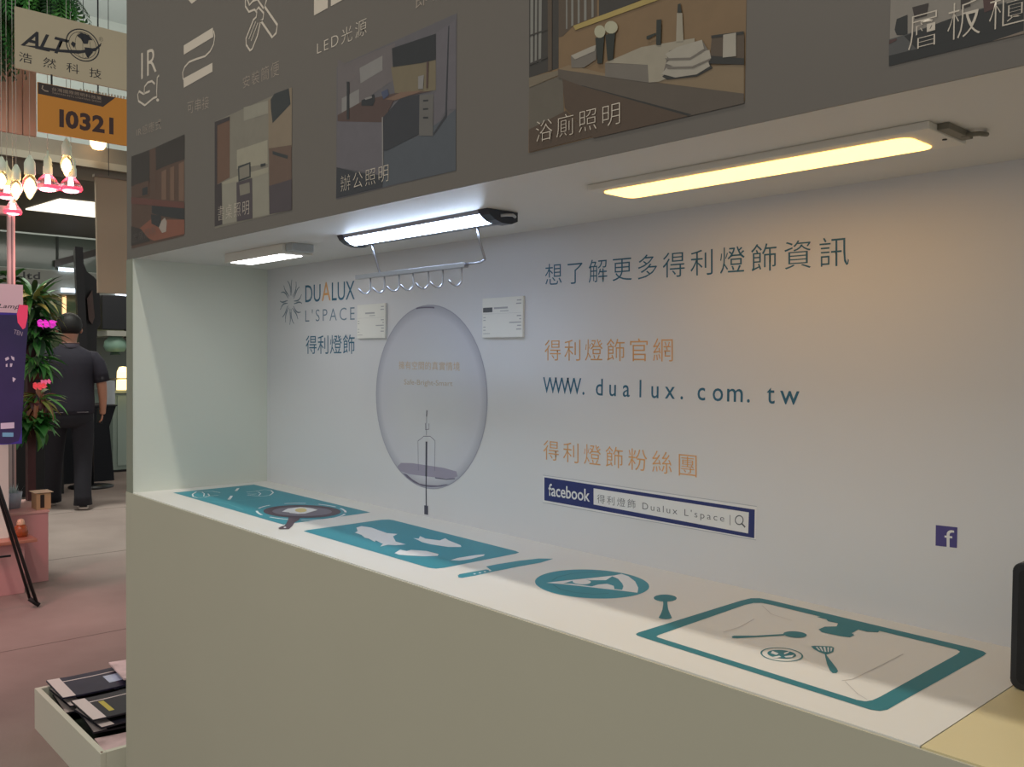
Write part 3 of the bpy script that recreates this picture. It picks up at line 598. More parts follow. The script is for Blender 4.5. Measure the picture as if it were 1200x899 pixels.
# ------------------------------------------------------------------ fascia graphics
text('fascia_lettering', 'IR', 'F', [(0.0707,2.2577),(0.1884,2.2486),(0.1883,2.1793),(0.0705,2.1828)], PRINTL, fa, -0.005, 1.15)
bm = bmesh.new()
K = lambda q, w=0.006: stroke(bm, 'F', q, w, 2)
K([(0.2061,2.1634),(0.1925,2.1606),(0.1882,2.1238),(0.1903,2.1075),(0.1637,2.1091),(0.0983,2.1024),(0.0477,2.1251),(0.042,2.1449),(0.0534,2.152),(0.0873,2.1374),(0.1368,2.1349)])
K([(0.0928,2.137),(0.0962,2.1558),(0.1205,2.1627),(0.1531,2.1594),(0.1745,2.1467)])
shape(bm, 'F', [(0.206,2.0951),(0.204,2.093),(0.1988,2.0925),(0.1923,2.0938),(0.187,2.0965),(0.185,2.0995),(0.187,2.1016),(0.1923,2.1021),(0.1988,2.1008),(0.204,2.0981)], 2)
obj('sensor_hand_icon', bm, PRINTL, fa)
bm = bmesh.new()
shape(bm, 'F', [(0.378,2.2028),(0.5584,2.2016),(0.5612,2.1778),(0.378,2.1784)], 2)
shape(bm, 'F', [(0.3758,2.1167),(0.5566,2.1149),(0.5567,2.0929),(0.3781,2.0916)], 2)
K([(0.5631,2.1927),(0.5698,2.1769),(0.5632,2.159),(0.5431,2.147),(0.5125,2.1418),(0.4635,2.1473),(0.4129,2.1512),(0.3833,2.1448),(0.3705,2.1329),(0.3743,2.114)], 0.005)
obj('ribbon_icon', bm, PRINTM if False else PRINTL, fa)
bm = bmesh.new()
K([(0.7385,2.2232),(0.7386,2.2033),(0.7563,2.1851),(0.7852,2.1823),(0.7966,2.1726),(0.7938,2.163),(0.7796,2.1604),(0.7419,2.127),(0.7432,2.1121),(0.7625,2.0941),(0.7741,2.0951),(0.7997,2.1186),(0.8153,2.1468),(0.8276,2.1498),(0.8303,2.1619),(0.805,2.1819),(0.7937,2.1773)], 0.005)
K([(0.791,2.1534),(0.7566,2.1219)], 0.003); K([(0.8024,2.1477),(0.7683,2.115)], 0.003)
K([(0.8153,2.1493),(0.8715,2.0966),(0.8902,2.1013),(0.8954,2.1175),(0.8357,2.1745),(0.8439,2.1874),(0.8438,2.1951)], 0.006)
K([(0.7474,2.218),(0.7591,2.2001),(0.7765,2.2043),(0.7993,2.2016),(0.8302,2.1722)], 0.005)
obj('tools_icon', bm, PRINTL, fa)
text('fascia_lettering', 'IR感應式', 'F', [(0.0325,2.0493),(0.2215,2.042),(0.2215,2.0124),(0.0324,2.0244)], PRINTM, fa, -0.01, 1.1)
text('fascia_lettering', '可串接', 'F', [(0.4026,2.0498),(0.5357,2.0384),(0.5358,2.0063),(0.4026,2.0182)], PRINTM, fa, -0.01, 1.1)
text('fascia_lettering', '安裝簡便', 'F', [(0.7257,2.0405),(0.9037,2.039),(0.9039,2.0052),(0.7258,2.0138)], PRINTM, fa, -0.01, 1.2)
text('fascia_lettering', 'LED光源', 'F', [(1.0688,2.0366),(1.2551,2.036),(1.2554,2.0034),(1.069,2.009)], PRINTL, fa, -0.014, 1.25)
text('fascia_lettering', 'LED', 'F', [[(1.0544,2.0948)][0], (0,0), (0,0), (0,0)] if False else [(1.0555, 2.245), (1.275, 2.245), (1.275, [(1.0544,2.0939)][0][1]), (1.0555, [(1.0544,2.0939)][0][1])], PRINTL, fa, 0.02, 1.1)
text('fascia_lettering', '即插即用', 'F', [[(1.4144,2.0347)][0], ([(1.4144,2.0347)][0][0]+0.19, [(1.4144,2.0347)][0][1]), ([(1.4147,2.0058)][0][0]+0.19, [(1.4147,2.0058)][0][1]), [(1.4147,2.0058)][0]], PRINTM, fa, -0.012, 1.25)
shape_q = [(0.4072,2.3137),(0.4292,2.2974),(0.4615,2.298),(0.4614,2.311),(0.4072,2.3269)]
flat('icon_corner_print', 'F', [(shape_q, 2)], [PRINTL], fa)

# printed room photos
def cm(n, c):
    g = sum(c)/3
    return mat('photo_'+n, tuple(v*0.66+g*0.14+8 for v in c), 0.42, noise=0.10, scale=40)
ZB, ZT = 1.700, 1.966
def photo(x0, shapes, mats, label, caption, capq, capm=PRINTL, w=0.389):
    order = sorted(shapes, key=lambda q: q[1])      # every patch gets its own height so that none lie in one plane
    order = [(q[0], 2+0.28*i, q[2]) for i, q in enumerate(order)]
    o = flat('printed_photo', 'F', [([(x0, ZT), (x0+w, ZT), (x0+w, ZB), (x0, ZB)], 1, 0)] + order, mats, fa, label)
    if caption: text('photo_caption', caption, 'F', capq, capm, o, -0.016, 1.25, layer=2.6+0.28*len(order))
    return o
# 1 dark red kitchen
Q = [cm('brown', (104,66,48)), cm('deepbrown', (58,42,36)), cm('copper', (142,98,72)), cm('rust', (164,84,56)), cm('nearblack', (44,38,42)), cm('redwood', (124,58,46)), cm('pale', (196,176,162))]
S = []
S.append(([(-0.0108,1.9733),(0.1354,1.9686),(0.1352,1.8761),(-0.0111,1.8848)], 2, 1))
S.append(([(0.1805,1.9685),(0.3825,1.9683),(0.3826,1.9027),(0.2673,1.9048),(0.1804,1.9033)], 2, 1))
S.append(([(0.1354,1.9686),(0.1805,1.9685),(0.1852,1.8281),(0.1402,1.8301)], 2, 0))
S.append(([(0.2244,1.893),(0.2578,1.8953),(0.2578,1.8115),(0.2243,1.8157)], 3, 2))
S.append(([(0.286,1.8947),(0.3136,1.8958),(0.3136,1.8026),(0.2859,1.8061)], 3, 2))
S.append(([(0.3453,1.8963),(0.3808,1.8978),(0.3809,1.7924),(0.3454,1.7969)], 3, 2))
S.append(([(-0.0112,1.8533),(0.3826,1.7887),(0.3826,1.7729),(-0.0112,1.8336)], 4, 5))
S.append(([(0.1503,1.81),(0.3826,1.7729),(0.3827,1.743),(0.2097,1.7731),(0.1502,1.7874)], 3, 4))
S.append(([(0.0246,1.7471),(0.1401,1.7696),(0.3827,1.743),(0.3827,1.705),(0.1702,1.7063)], 3, 3))
S.append(([(-0.0115,1.7665),(0.0675,1.7506),(0.14,1.7091),(-0.0117,1.7089)], 4, 1))
S.append(([(0.1452,1.7842),(0.2194,1.772),(0.2242,1.7567),(0.2097,1.7397),(0.1502,1.7572)], 5, 4))
S.append(([(0.2048,1.7402),(0.2242,1.7567),(0.2482,1.7632),(0.2625,1.7507),(0.2577,1.7238),(0.229,1.723)], 6, 6))
S.append(([(0.0142,1.8853),(0.1301,1.8825),(0.13,1.839),(0.0141,1.8481)], 3, 0))
S.append(([(0.0783,1.8668),(0.1199,1.8669),(0.1198,1.8441),(0.0783,1.8457)], 4, 4))
photo(-0.010, S, Q, 'printed photo of a dark red kitchen, far left', '廚房照明', [(0.0028,1.7414),(0.1802,1.7484),(0.1801,1.7241),(0.0027,1.7159)], cm('dimcap', (120,104,98)))
# 2 desk between wardrobes
Q = [cm('wallgrey', (152,142,124)), cm('rust2', (128,84,60)), cm('dark2', (64,48,52)), cm('cream', (186,176,150)), cm('deskwhite', (172,164,144)), cm('screen', (52,54,56)), cm('wood2', (122,88,70)), cm('mauve2', (84,68,76)), cm('beige2', (160,136,108))]
S = []
f2 = lambda L: L
S.append(([(0.5704,1.9651),(0.6556,1.9625),(0.6561,1.8151),(0.5857,1.8083),(0.571,1.705)], 2, 1))
S.append(([(0.5704,1.9651),(0.6556,1.9625),(0.6556,1.9531),(0.5853,1.9539),(0.5857,1.8041),(0.5708,1.8062)], 3, 2))
S.append(([(0.5708,1.8062),(0.6102,1.8091),(0.6154,1.7058),(0.571,1.705)], 3, 2))
S.append(([(0.6949,1.8745),(0.8511,1.8715),(0.8514,1.8176),(0.6951,1.8298)], 2, 3))
S.append(([(0.7307,1.9687),(0.8523,1.9596),(0.8524,1.9308),(0.7309,1.9367)], 2, 4))
S.append(([(0.6102,1.8083),(0.6998,1.8128),(0.8556,1.8093),(0.8556,1.7978),(0.7842,1.7966),(0.6199,1.8028)], 3, 3))
S.append(([(0.6151,1.8034),(0.8556,1.7978),(0.8603,1.7018),(0.6154,1.7054)], 2, 4))
S.append(([(0.7015,1.8349),(0.7667,1.8348),(0.7686,1.7988),(0.7044,1.7979)], 4, 5))
S.append(([(0.7088,1.8297),(0.7606,1.831),(0.7624,1.8029),(0.7107,1.8019)], 5, 0))
S.append(([(0.6934,1.7975),(0.7756,1.797),(0.7777,1.7025),(0.6956,1.7043)], 4, 7))
S.append(([(0.709,1.7892),(0.7625,1.7886),(0.7653,1.7635),(0.7136,1.7631)], 5, 0))
S.append(([(0.8181,1.822),(0.8415,1.8207),(0.8415,1.8153),(0.8182,1.8158)], 5, 5))
S.append(([(0.8547,1.961),(0.9623,1.9654),(0.9631,1.8371),(0.8553,1.8477)], 2, 8))
S.append(([(0.8653,1.9588),(0.883,1.9683),(0.9494,1.966),(0.9572,1.9304),(0.8753,1.9046),(0.8671,1.9374)], 3, 5))
S.append(([(0.8578,1.8512),(0.9616,1.8411),(0.9641,1.7003),(0.8619,1.7028)], 3, 6))
S.append(([(0.8757,1.8424),(0.9465,1.8207),(0.945,1.8135),(0.8757,1.8348)], 4, 5))
S.append(([(0.8599,1.7664),(0.9636,1.7669),(0.9641,1.7003),(0.8619,1.7028)], 4, 7))
photo(0.571, S, Q, 'printed photo of a white desk between wooden wardrobes', '書桌照明', [(0.5908,1.7528),(0.7601,1.7475),(0.7602,1.7144),(0.5909,1.7169)])
# 3 office
Q = [cm('officegrey', (110,104,112)), cm('black3', (42,42,48)), cm('wall3', (124,112,114)), cm('glow3', (140,122,90)), cm('desk3', (98,68,62)), cm('floor3', (88,94,106)), cm('window3', (156,150,148)), cm('drawer3', (118,112,108)), cm('deskfront3', (116,108,118)), cm('shade3', (54,54,64)), cm('blue3', (74,84,124)), cm('lightbrown3', (148,108,84))]
S = []
S.append(([(1.1502,1.9816),(1.1779,1.9646),(1.324,1.9629),(1.3511,1.9618),(1.3485,1.8954),(1.2467,1.878),(1.1512,1.8686)], 2, 2))
S.append(([(1.2313,1.9438),(1.3103,1.9488),(1.3106,1.9214),(1.2353,1.9135)], 3, 6))
S.append(([(1.2715,1.9464),(1.3103,1.9488),(1.3106,1.9214),(1.2739,1.918)], 4, 11)) if False else None
S.append(([(1.1668,1.8988),(1.2302,1.9037),(1.2305,1.8713),(1.1671,1.8613)], 3, 6))
S.append(([(1.3411,1.9547),(1.4747,1.9467),(1.4752,1.9013),(1.4356,1.9053),(1.3449,1.9192)], 3, 1))
S.append(([(1.3381,1.9208),(1.4356,1.9053),(1.4752,1.9032),(1.4759,1.8487),(1.4174,1.8557),(1.3521,1.8677)], 2, 3))
S.append(([(1.4765,1.948),(1.5299,1.9551),(1.5329,1.8046),(1.5059,1.8082),(1.4708,1.7734),(1.4699,1.8427),(1.4777,1.8447)], 2, 8))
S.append(([(1.5099,1.9499),(1.5128,1.9509),(1.5078,1.7953),(1.4708,1.7697),(1.4708,1.7752),(1.5031,1.7998)], 3, 9))
S.append(([(1.1512,1.8686),(1.2467,1.878),(1.3521,1.8696),(1.4669,1.8488),(1.3522,1.86),(1.3116,1.8236),(1.1513,1.856)], 4, 4))
S.append(([(1.3216,1.8645),(1.3721,1.8673),(1.4424,1.8552),(1.3523,1.8562)], 5, 11))
S.append(([(1.1513,1.856),(1.3116,1.8236),(1.3148,1.7232),(1.1481,1.7643)], 3, 8))
S.append(([(1.3136,1.8329),(1.3722,1.8577),(1.4287,1.8507),(1.4296,1.7808),(1.3274,1.7681),(1.3157,1.77)], 4, 9))
S.append(([(1.3157,1.77),(1.4296,1.7789),(1.506,1.7957),(1.5329,1.8046),(1.5343,1.7),(1.3129,1.7019)], 2, 5))
S.append(([(1.1481,1.7643),(1.2258,1.7423),(1.3127,1.7235),(1.3129,1.7019),(1.1471,1.7023)], 3, 9))
S.append(([(1.4287,1.8496),(1.4699,1.8427),(1.469,1.7701),(1.4283,1.7781)], 5, 7))
for q in ([(1.4395,1.8388),(1.4549,1.8364),(1.4549,1.8334),(1.4395,1.8359)], [(1.4396,1.824),(1.455,1.8217),(1.4551,1.8187),(1.4397,1.8211)], [(1.4398,1.8089),(1.4552,1.8063),(1.4553,1.8033),(1.4398,1.8059)]):
    S.append((q, 6, 1))
S.append(([(1.2394,1.8796),(1.2829,1.8824),(1.2866,1.8698),(1.2795,1.8613),(1.2395,1.8695)], 6, 1))
S.append(([(1.2504,1.8813),(1.2757,1.8808),(1.2772,1.8765),(1.2541,1.8773)], 7, 6))
S.append(([(1.3076,1.8811),(1.3283,1.8825),(1.3332,1.8698),(1.3147,1.8659)], 6, 10))
S.append(([(1.4246,1.8839),(1.442,1.8825),(1.4392,1.8584),(1.4248,1.8615)], 6, 6))
S.append(([(1.4492,1.9039),(1.4553,1.9032),(1.4534,1.8572),(1.4485,1.8583)], 6, 4))
S.append(([(1.3101,1.8336),(1.3143,1.8328),(1.3169,1.7229),(1.3127,1.7235)], 6, 6))
S.append(([(1.186,1.9277),(1.1952,1.9256),(1.1959,1.8516),(1.1867,1.8534)], 6, 1))
photo(1.147, S, Q, 'printed photo of a dark office with a drawer cabinet', '辦公照明', [(1.1658,1.7441),(1.3332,1.7427),(1.3335,1.7108),(1.1661,1.7124)], w=0.386)
# 4 bathroom
Q = [cm('bathwall', (154,116,72)), cm('lattice', (66,58,52)), cm('latticelight', (150,146,138)), cm('glow4', (206,174,84)), cm('counter4', (106,90,76)), cm('basin', (186,172,148)), cm('basinside', (134,122,110)), cm('towel', (196,184,166)), cm('cab4', (98,72,52)), cm('dark4', (48,44,40)), cm('sill4', (140,122,96)), cm('floor4', (116,104,88)), cm('top4', (160,130,92)), cm('vase', (40,44,36)), cm('flower', (206,200,164)), cm('frame4', (100,78,58))]
S = []
S.append(([(1.7121,1.9397),(1.7766,1.921),(1.7782,1.816),(1.7139,1.8162)], 2, 1))
for q in ([(1.715,1.9389),(1.7218,1.9369),(1.7223,1.8356),(1.7165,1.8353)], [(1.7256,1.9358),(1.7303,1.9345),(1.7309,1.8352),(1.7261,1.8353)], [(1.7341,1.9334),(1.7407,1.9314),(1.7403,1.8352),(1.7346,1.8353)]):
    S.append((q, 3, 2))
for q in ([(1.7144,1.8818),(1.7545,1.881),(1.7545,1.8787),(1.7145,1.8795)], [(1.7151,1.838),(1.7551,1.84),(1.7551,1.8368),(1.7151,1.8347)]):
    S.append((q, 4, 1))
S.append(([(1.7537,1.9276),(1.763,1.925),(1.7646,1.816),(1.7563,1.8163)], 4, 15))
S.append(([(1.7766,1.921),(1.8544,1.8984),(1.8548,1.8725),(1.8083,1.8713),(1.7864,1.8614),(1.7775,1.8622)], 2, 15))
for q in ([(1.7922,1.9165),(1.7953,1.9155),(1.7961,1.8699),(1.793,1.8698)], [(1.8033,1.9132),(1.8076,1.912),(1.8083,1.8713),(1.8039,1.8712)], [(1.8163,1.9095),(1.8206,1.9082),(1.8212,1.8716),(1.8169,1.8715)], [(1.8292,1.9057),(1.8343,1.9042),(1.8348,1.8719),(1.8297,1.872)], [(1.844,1.9014),(1.8481,1.9002),(1.8486,1.8727),(1.8444,1.8726)]):
    S.append((q, 3, 2))
S.append(([(1.8585,1.8972),(1.9427,1.8727),(1.8712,1.868),(1.859,1.8683)], 3, 1))
S.append(([(1.8083,1.8707),(1.9483,1.8705),(1.9774,1.8626),(1.8127,1.8633)], 4, 3))
S.append(([(1.7139,1.8162),(1.7782,1.8128),(1.7873,1.806),(1.7142,1.8007)], 3, 10))
S.append(([(1.7142,1.8007),(1.7873,1.8044),(1.7905,1.7437),(1.7151,1.7353)], 2, 11))
S.append(([(1.7151,1.736),(1.7948,1.7491),(1.8492,1.7016),(1.7156,1.7009)], 3, 8))
S.append(([(1.7782,1.8144),(1.8004,1.8155),(1.8806,1.7831),(2.1013,1.7457),(2.102,1.709),(1.9576,1.7555),(1.8726,1.7819)], 3, 12))
S.append(([(1.7773,1.8146),(1.8726,1.7825),(2.102,1.709),(2.1022,1.6971),(2.0237,1.6976),(1.8226,1.7808),(1.7784,1.8017)], 4, 4))
S.append(([(1.7874,1.798),(1.8226,1.7808),(2.0237,1.6976),(1.8514,1.6987),(1.7925,1.7543)], 4, 8))
S.append(([(1.8248,1.7797),(1.8291,1.7788),(2.0236,1.6989),(2.0186,1.6977)], 5, 9))
S.append(([(1.8723,1.8015),(1.9383,1.807),(2.0269,1.7962),(2.027,1.7907),(1.9499,1.7802)], 5, 5))
S.append(([(1.8723,1.8009),(1.9499,1.7802),(1.9521,1.7558),(1.8726,1.7819)], 6, 6))
S.append(([(1.9499,1.7802),(1.9928,1.7911),(1.9829,1.7541),(1.9686,1.753),(1.9521,1.7558)], 6, 5))
S.append(([(1.9763,1.7626),(1.9858,1.79),(2.0387,1.7905),(2.0512,1.7711),(2.0502,1.7552),(2.0311,1.7501),(1.9864,1.7547)], 6, 6))
S.append(([(1.975,1.7587),(1.9829,1.7527),(2.0312,1.7459),(2.0557,1.7512),(2.0508,1.7577),(2.021,1.7538),(1.9792,1.7606)], 6, 9))
for q in ([(1.9738,1.7623),(1.9826,1.7688),(2.0474,1.7639),(2.0515,1.7543),(2.0311,1.7487),(1.997,1.7523)], [(1.9808,1.7743),(1.986,1.7773),(2.0504,1.7753),(2.0532,1.7639),(2.0276,1.7605),(2.0037,1.7627)], [(1.9798,1.7872),(1.9998,1.7916),(2.0387,1.791),(2.0422,1.7787),(2.0206,1.7731),(1.986,1.7801)]):
    S.append((q, 7, 7))
S.append(([(1.9788,1.7818),(2.0206,1.7726),(2.0422,1.7782),(2.0432,1.7758),(2.0207,1.7698),(1.9825,1.7784)], 8, 6))
S.append(([(1.9826,1.7694),(2.0242,1.7607),(2.0523,1.7641),(2.0523,1.7619),(2.025,1.7578),(1.9834,1.7669)], 8, 6))
S.append(([(1.8046,1.827),(1.843,1.8299),(1.8546,1.831),(1.855,1.8102),(1.8308,1.8043),(1.8057,1.8102)], 5, 6))
S.append(([(1.8046,1.828),(1.843,1.8308),(1.8546,1.831),(1.8523,1.823),(1.8134,1.8202)], 6, 7))
S.append(([(1.8532,1.841),(1.8704,1.839),(1.8674,1.8018),(1.8579,1.8034)], 7, 13))
S.append(([(1.8724,1.8406),(1.8908,1.8388),(1.8875,1.8024),(1.8771,1.8034)], 7, 13))
S.append(([(1.8728,1.845),(1.8718,1.8414),(1.8689,1.839),(1.8647,1.8383),(1.8599,1.8395),(1.8556,1.8424),(1.8525,1.8464),(1.8514,1.8506),(1.8524,1.8543),(1.8554,1.8567),(1.8596,1.8573),(1.8644,1.8561),(1.8687,1.8532),(1.8716,1.8492)], 8, 14))
S.append(([(1.8959,1.8449),(1.8947,1.8413),(1.8914,1.8391),(1.8864,1.8387),(1.8809,1.8401),(1.8759,1.8432),(1.8723,1.8472),(1.871,1.8515),(1.8722,1.8551),(1.8756,1.8573),(1.8806,1.8577),(1.8861,1.8562),(1.8911,1.8531),(1.8946,1.8491)], 8, 14))
S.append(([(1.9643,1.8366),(1.9726,1.8352),(1.9721,1.8013),(1.9641,1.8033)], 7, 13))
S.append(([(1.9474,1.8191),(1.9638,1.8196),(1.9639,1.8168),(1.9511,1.8141),(1.9474,1.815)], 7, 13))
S.append(([(1.9979,1.8366),(2.0066,1.8342),(2.0093,1.7966),(1.9972,1.7989)], 6, 5))
S.append(([(1.9995,1.8473),(2.004,1.8471),(2.0059,1.8349),(1.999,1.8363)], 7, 13))
S.append(([(2.0534,1.7908),(2.1012,1.7836),(2.1019,1.7456),(2.0507,1.7604)], 5, 15))
S.append(([(2.0527,1.7928),(2.1006,1.7856),(2.1007,1.7819),(2.0528,1.7896)], 6, 9))
S.append(([(2.0506,1.768),(2.1018,1.7521),(2.102,1.7443),(2.0501,1.7579)], 6, 9))
S.append(([(2.071,1.7889),(2.0898,1.7866),(2.0904,1.7575),(2.0709,1.7604)], 7, 7))
ZTq = ZT
S = [([(x, min(z, ZTq)) for x, z in q[0]],) + tuple(q[1:]) for q in S]
photo(1.714, S, Q, 'printed photo of a bathroom basin with folded towels', '浴廁照明', [(1.7322,1.7453),(1.9019,1.7412),(1.9024,1.7099),(1.7327,1.7125)])
# 5 shelf
Q = [cm('cream5', (162,150,138)), cm('black5', (36,35,36)), cm('grey5', (92,90,90)), cm('red5', (92,52,48)), cm('tan5', (150,128,110)), cm('brown5', (58,42,38))]
S = []
S.append(([(2.2834,1.7113),(2.3138,1.7111),(2.3487,1.7111),(2.3878,1.7095),(2.417,1.708),(2.4171,1.7018),(2.388,1.7),(2.3574,1.6969),(2.2837,1.6984)], 3, 1))
S.append(([(2.2831,1.729),(2.2998,1.7293),(2.3772,1.7357),(2.4164,1.735),(2.417,1.707),(2.2835,1.7099)], 2, 2))
S.append(([(2.2998,1.7281),(2.3461,1.7336),(2.3872,1.735),(2.4164,1.7329),(2.417,1.707),(2.3571,1.7111),(2.3138,1.7106)], 3, 1))
S.append(([(2.2913,1.7486),(2.3028,1.75),(2.3032,1.7295),(2.2998,1.7293),(2.2917,1.7314),(2.2892,1.7377)], 4, 1))
S.append(([(2.3078,1.7564),(2.325,1.756),(2.3231,1.7432),(2.3108,1.7432)], 4, 5))
S.append(([(2.2836,1.7278),(2.2917,1.728),(2.2918,1.7257),(2.2836,1.7236)], 4, 3))
S.append(([(2.3573,1.75),(2.3667,1.7494),(2.3669,1.7408),(2.3575,1.7402)], 4, 5))
S.append(([(2.379,1.7437),(2.391,1.7423),(2.3913,1.7318),(2.3803,1.7306)], 4, 3))
S.append(([(2.388,1.7),(2.4171,1.7028),(2.4173,1.6935),(2.4135,1.6941)], 4, 4))
S = [([(x, max(min(z, ZTq), ZB)) for x, z in q[0]],) + tuple(q[1:]) for q in S]
c5 = [(2.3044,1.7484),(2.3801,1.7402),(2.3809,1.705),(2.3052,1.7109)]
cw = (c5[1][0]-c5[0][0])*0.98
photo(2.284, S, Q, 'printed photo of a dark shelf with pale wall, far right', '層板櫃照明', [(c5[0][0], c5[0][1]), (c5[0][0]+cw*2.6, c5[0][1]), (c5[0][0]+cw*2.6, c5[3][1]), (c5[0][0], c5[3][1])])


# ================================================================== the neighbouring stands, seen past the left end of the booth
# ---- catalogue crate on the floor beside the booth
cr = thing('brochure_crate', (-0.5, -0.3, 0), 'low white wooden crate of brochures on the carpet beside the booth corner', 'crate')
x0, x1, y0, y1, h = -0.865, -0.134, -0.487, -0.10, 0.15
CR = mat('cream_board', (214, 210, 194), 0.5); CE = mat('cream_board_edge', (232, 212, 196), 0.5)
obj('crate_side', B((x0, x1, y0, y0+0.018, 0, h)), CR, cr, bevel=0.001)
obj('crate_side', B((x0, x1, y1-0.018, y1, 0, h)), CR, cr, bevel=0.001)
obj('crate_end', B((x0, x0+0.018, y0+0.0182, y1-0.0182, 0, h)), CR, cr, bevel=0.001)
obj('crate_end', B((x1-0.018, x1, y0+0.0182, y1-0.0182, 0, h)), CR, cr, bevel=0.001)
obj('crate_lining', B((x0+0.019, x1-0.019, y0+0.019, y1-0.019, 0.002, 0.075)), mat('dark_green_turf', (34, 44, 34), 0.9, noise=0.4, scale=150, bump=0.5), cr)
bm = bmesh.new(); add_lathe(bm, (x1-0.009, y0+0.007, h), [(0.004, 0), (0.004, 0.001), (0, 0.0015)], 8); obj('nail', bm, mat('rusty_nail', (110, 70, 50), 0.6), cr)
def brochure(cx, cy, z, rz, tilt, kind, label):
    b = thing('brochure', (cx, cy, z), label, 'brochure', None, 0)
    b.rotation_euler = (0.02, tilt, rz)
    w, l = 0.21, 0.297
    n = 8; me = bpy.data.meshes.new('cover'); vs = []; fs = []
    for k in range(2):
        for i in range(n+1):
            u = i/n; zz = 0.016*(u-0.5)**2 - 0.006*k
            for j in (0, 1): vs.append((-l/2+l*u, -w/2+w*j, zz+0.008))
    m = 2*(n+1)
    for i in range(n):
        fs.append((2*i, 2*i+2, 2*i+3, 2*i+1)); fs.append((m+2*i, m+2*i+1, m+2*i+3, m+2*i+2))
        fs.append((2*i, m+2*i, m+2*i+2, 2*i+2)); fs.append((2*i+1, 2*i+3, m+2*i+3, m+2*i+1))
    fs.append((0, 1, m+1, m)); fs.append((2*n, m+2*n, m+2*n+1, 2*n+1))
    me.from_pydata(vs, [], fs)
    link('cover', me, [mat('brochure_cover_'+kind, {'dark': (34, 31, 44), 'black': (28, 26, 36), 'pink': (224, 188, 190), 'violet': (34, 30, 54)}[kind], 0.5, noise=0.45, scale=18)], b, local=True)
    zc = lambda x: 0.016*((x+l/2)/l-0.5)**2+0.0085
    def strip(nm, xa, xb, ya, yb, mt, k=4):
        bm = bmesh.new()
        for i in range(k):
            p, q = xa+(xb-xa)*i/k, xa+(xb-xa)*(i+1)/k
            bm.faces.new([bm.verts.new(c) for c in ((p, ya, zc(p)), (q, ya, zc(q)), (q, yb, zc(q)), (p, yb, zc(p)))])
        obj(nm, bm, mt, b, local=True)
    if kind != 'pink':
        strip('title_band', -l/2+0.002, -l/2+0.045, -w/2, w/2, mat('brochure_band', (224, 206, 204), 0.4))
        strip('cover_stripe', -l/2+0.045, l/2, 0.055, 0.062, mat('brochure_band', (224, 206, 204), 0.4), 8)
        if kind == 'black': strip('yellow_title', -l/2+0.070, -l/2+0.088, -0.06, 0.045, mat('brochure_yellow', (196, 176, 50), 0.4))
        strip('picture_band', l/2-0.12, l/2-0.02, -0.05, 0.03, mat('brochure_glow', (176, 186, 214), 0.3, noise=0.5, scale=25))
    return b
brochure(-0.735, -0.290, 0.105, 1.50, 0.0, 'dark', 'dark brochure third from the top of the far pile in the crate')
brochure(-0.740, -0.290, 0.130, 1.62, 0.0, 'dark', 'dark brochure just under the topmost one of the far pile in the crate')
brochure(-0.760, -0.300, 0.155, 1.56, 0.0, 'violet', 'dark violet brochure with pale title band, topmost of the far pile in the crate')
brochure(-0.480, -0.275, 0.112, 1.50, 0.0, 'dark', 'dark brochure lowest of the near pile in the crate')
brochure(-0.470, -0.280, 0.136, 1.68, 0.0, 'dark', 'dark brochure under the yellow-titled one of the near pile')
brochure(-0.485, -0.290, 0.158, 1.60, 0.0, 'black', 'dark brochure with yellow title, topmost of the near pile in the crate')
brochure(-0.745, -0.085, 0.176, 1.50, 0.0, 'pink', 'pale pink leaflet lying over the far end of the crate')
brochure(-0.255, -0.290, 0.092, 1.50, 0.0, 'pink', 'pale leaflet low in the crate at its booth end')

# ---- pink flower stand corner
PK = mat('dusty_pink_board', (196, 140, 140), 0.6, noise=0.05, scale=6)
pq = [(0.1819,0.0036),(0.1833,0.4344),(-0.0812,0.4624),(-0.0833,-0.0052)]
pb = thing('display_plinth', (-3.4, -0.1, 0), 'tall dusty pink display plinth behind the black easel legs', 'plinth')
obj('plinth_body', B((-3.75, -3.2, -0.75, pq[0][0], 0, pq[1][1]-0.012)), PK, pb, bevel=0.003)
obj('plinth_top', B((-3.75, -3.195, -0.75, pq[0][0]+0.005, pq[1][1]-0.0118, pq[1][1])), mat('pink_board_top', (206, 158, 150), 0.6), pb)
p2 = [(-0.0039,0.0009),(0.0516,0.3188),(-0.1261,0.3412)]
pc = thing('display_plinth', (-3.1, -0.2, 0), 'low dusty pink plinth with a gold-rimmed top, in front of the taller one', 'plinth')
obj('plinth_body', B((-3.17, -2.98, -0.75, p2[0][0], 0, p2[1][1]-0.02)), PK, pc, bevel=0.003)
obj('plinth_tray', B((-3.17, -2.93, -0.75, p2[1][0], p2[1][1]-0.0198, p2[1][1])), mat('copper_rim', (200, 130, 110), 0.3, metal=0.4), pc, bevel=0.004)
def q1(x, y, X): return None
GP = [(0.0332,0.4372),(0.1182,0.4282),(0.0338,0.5728),(-0.0224,0.4431)]
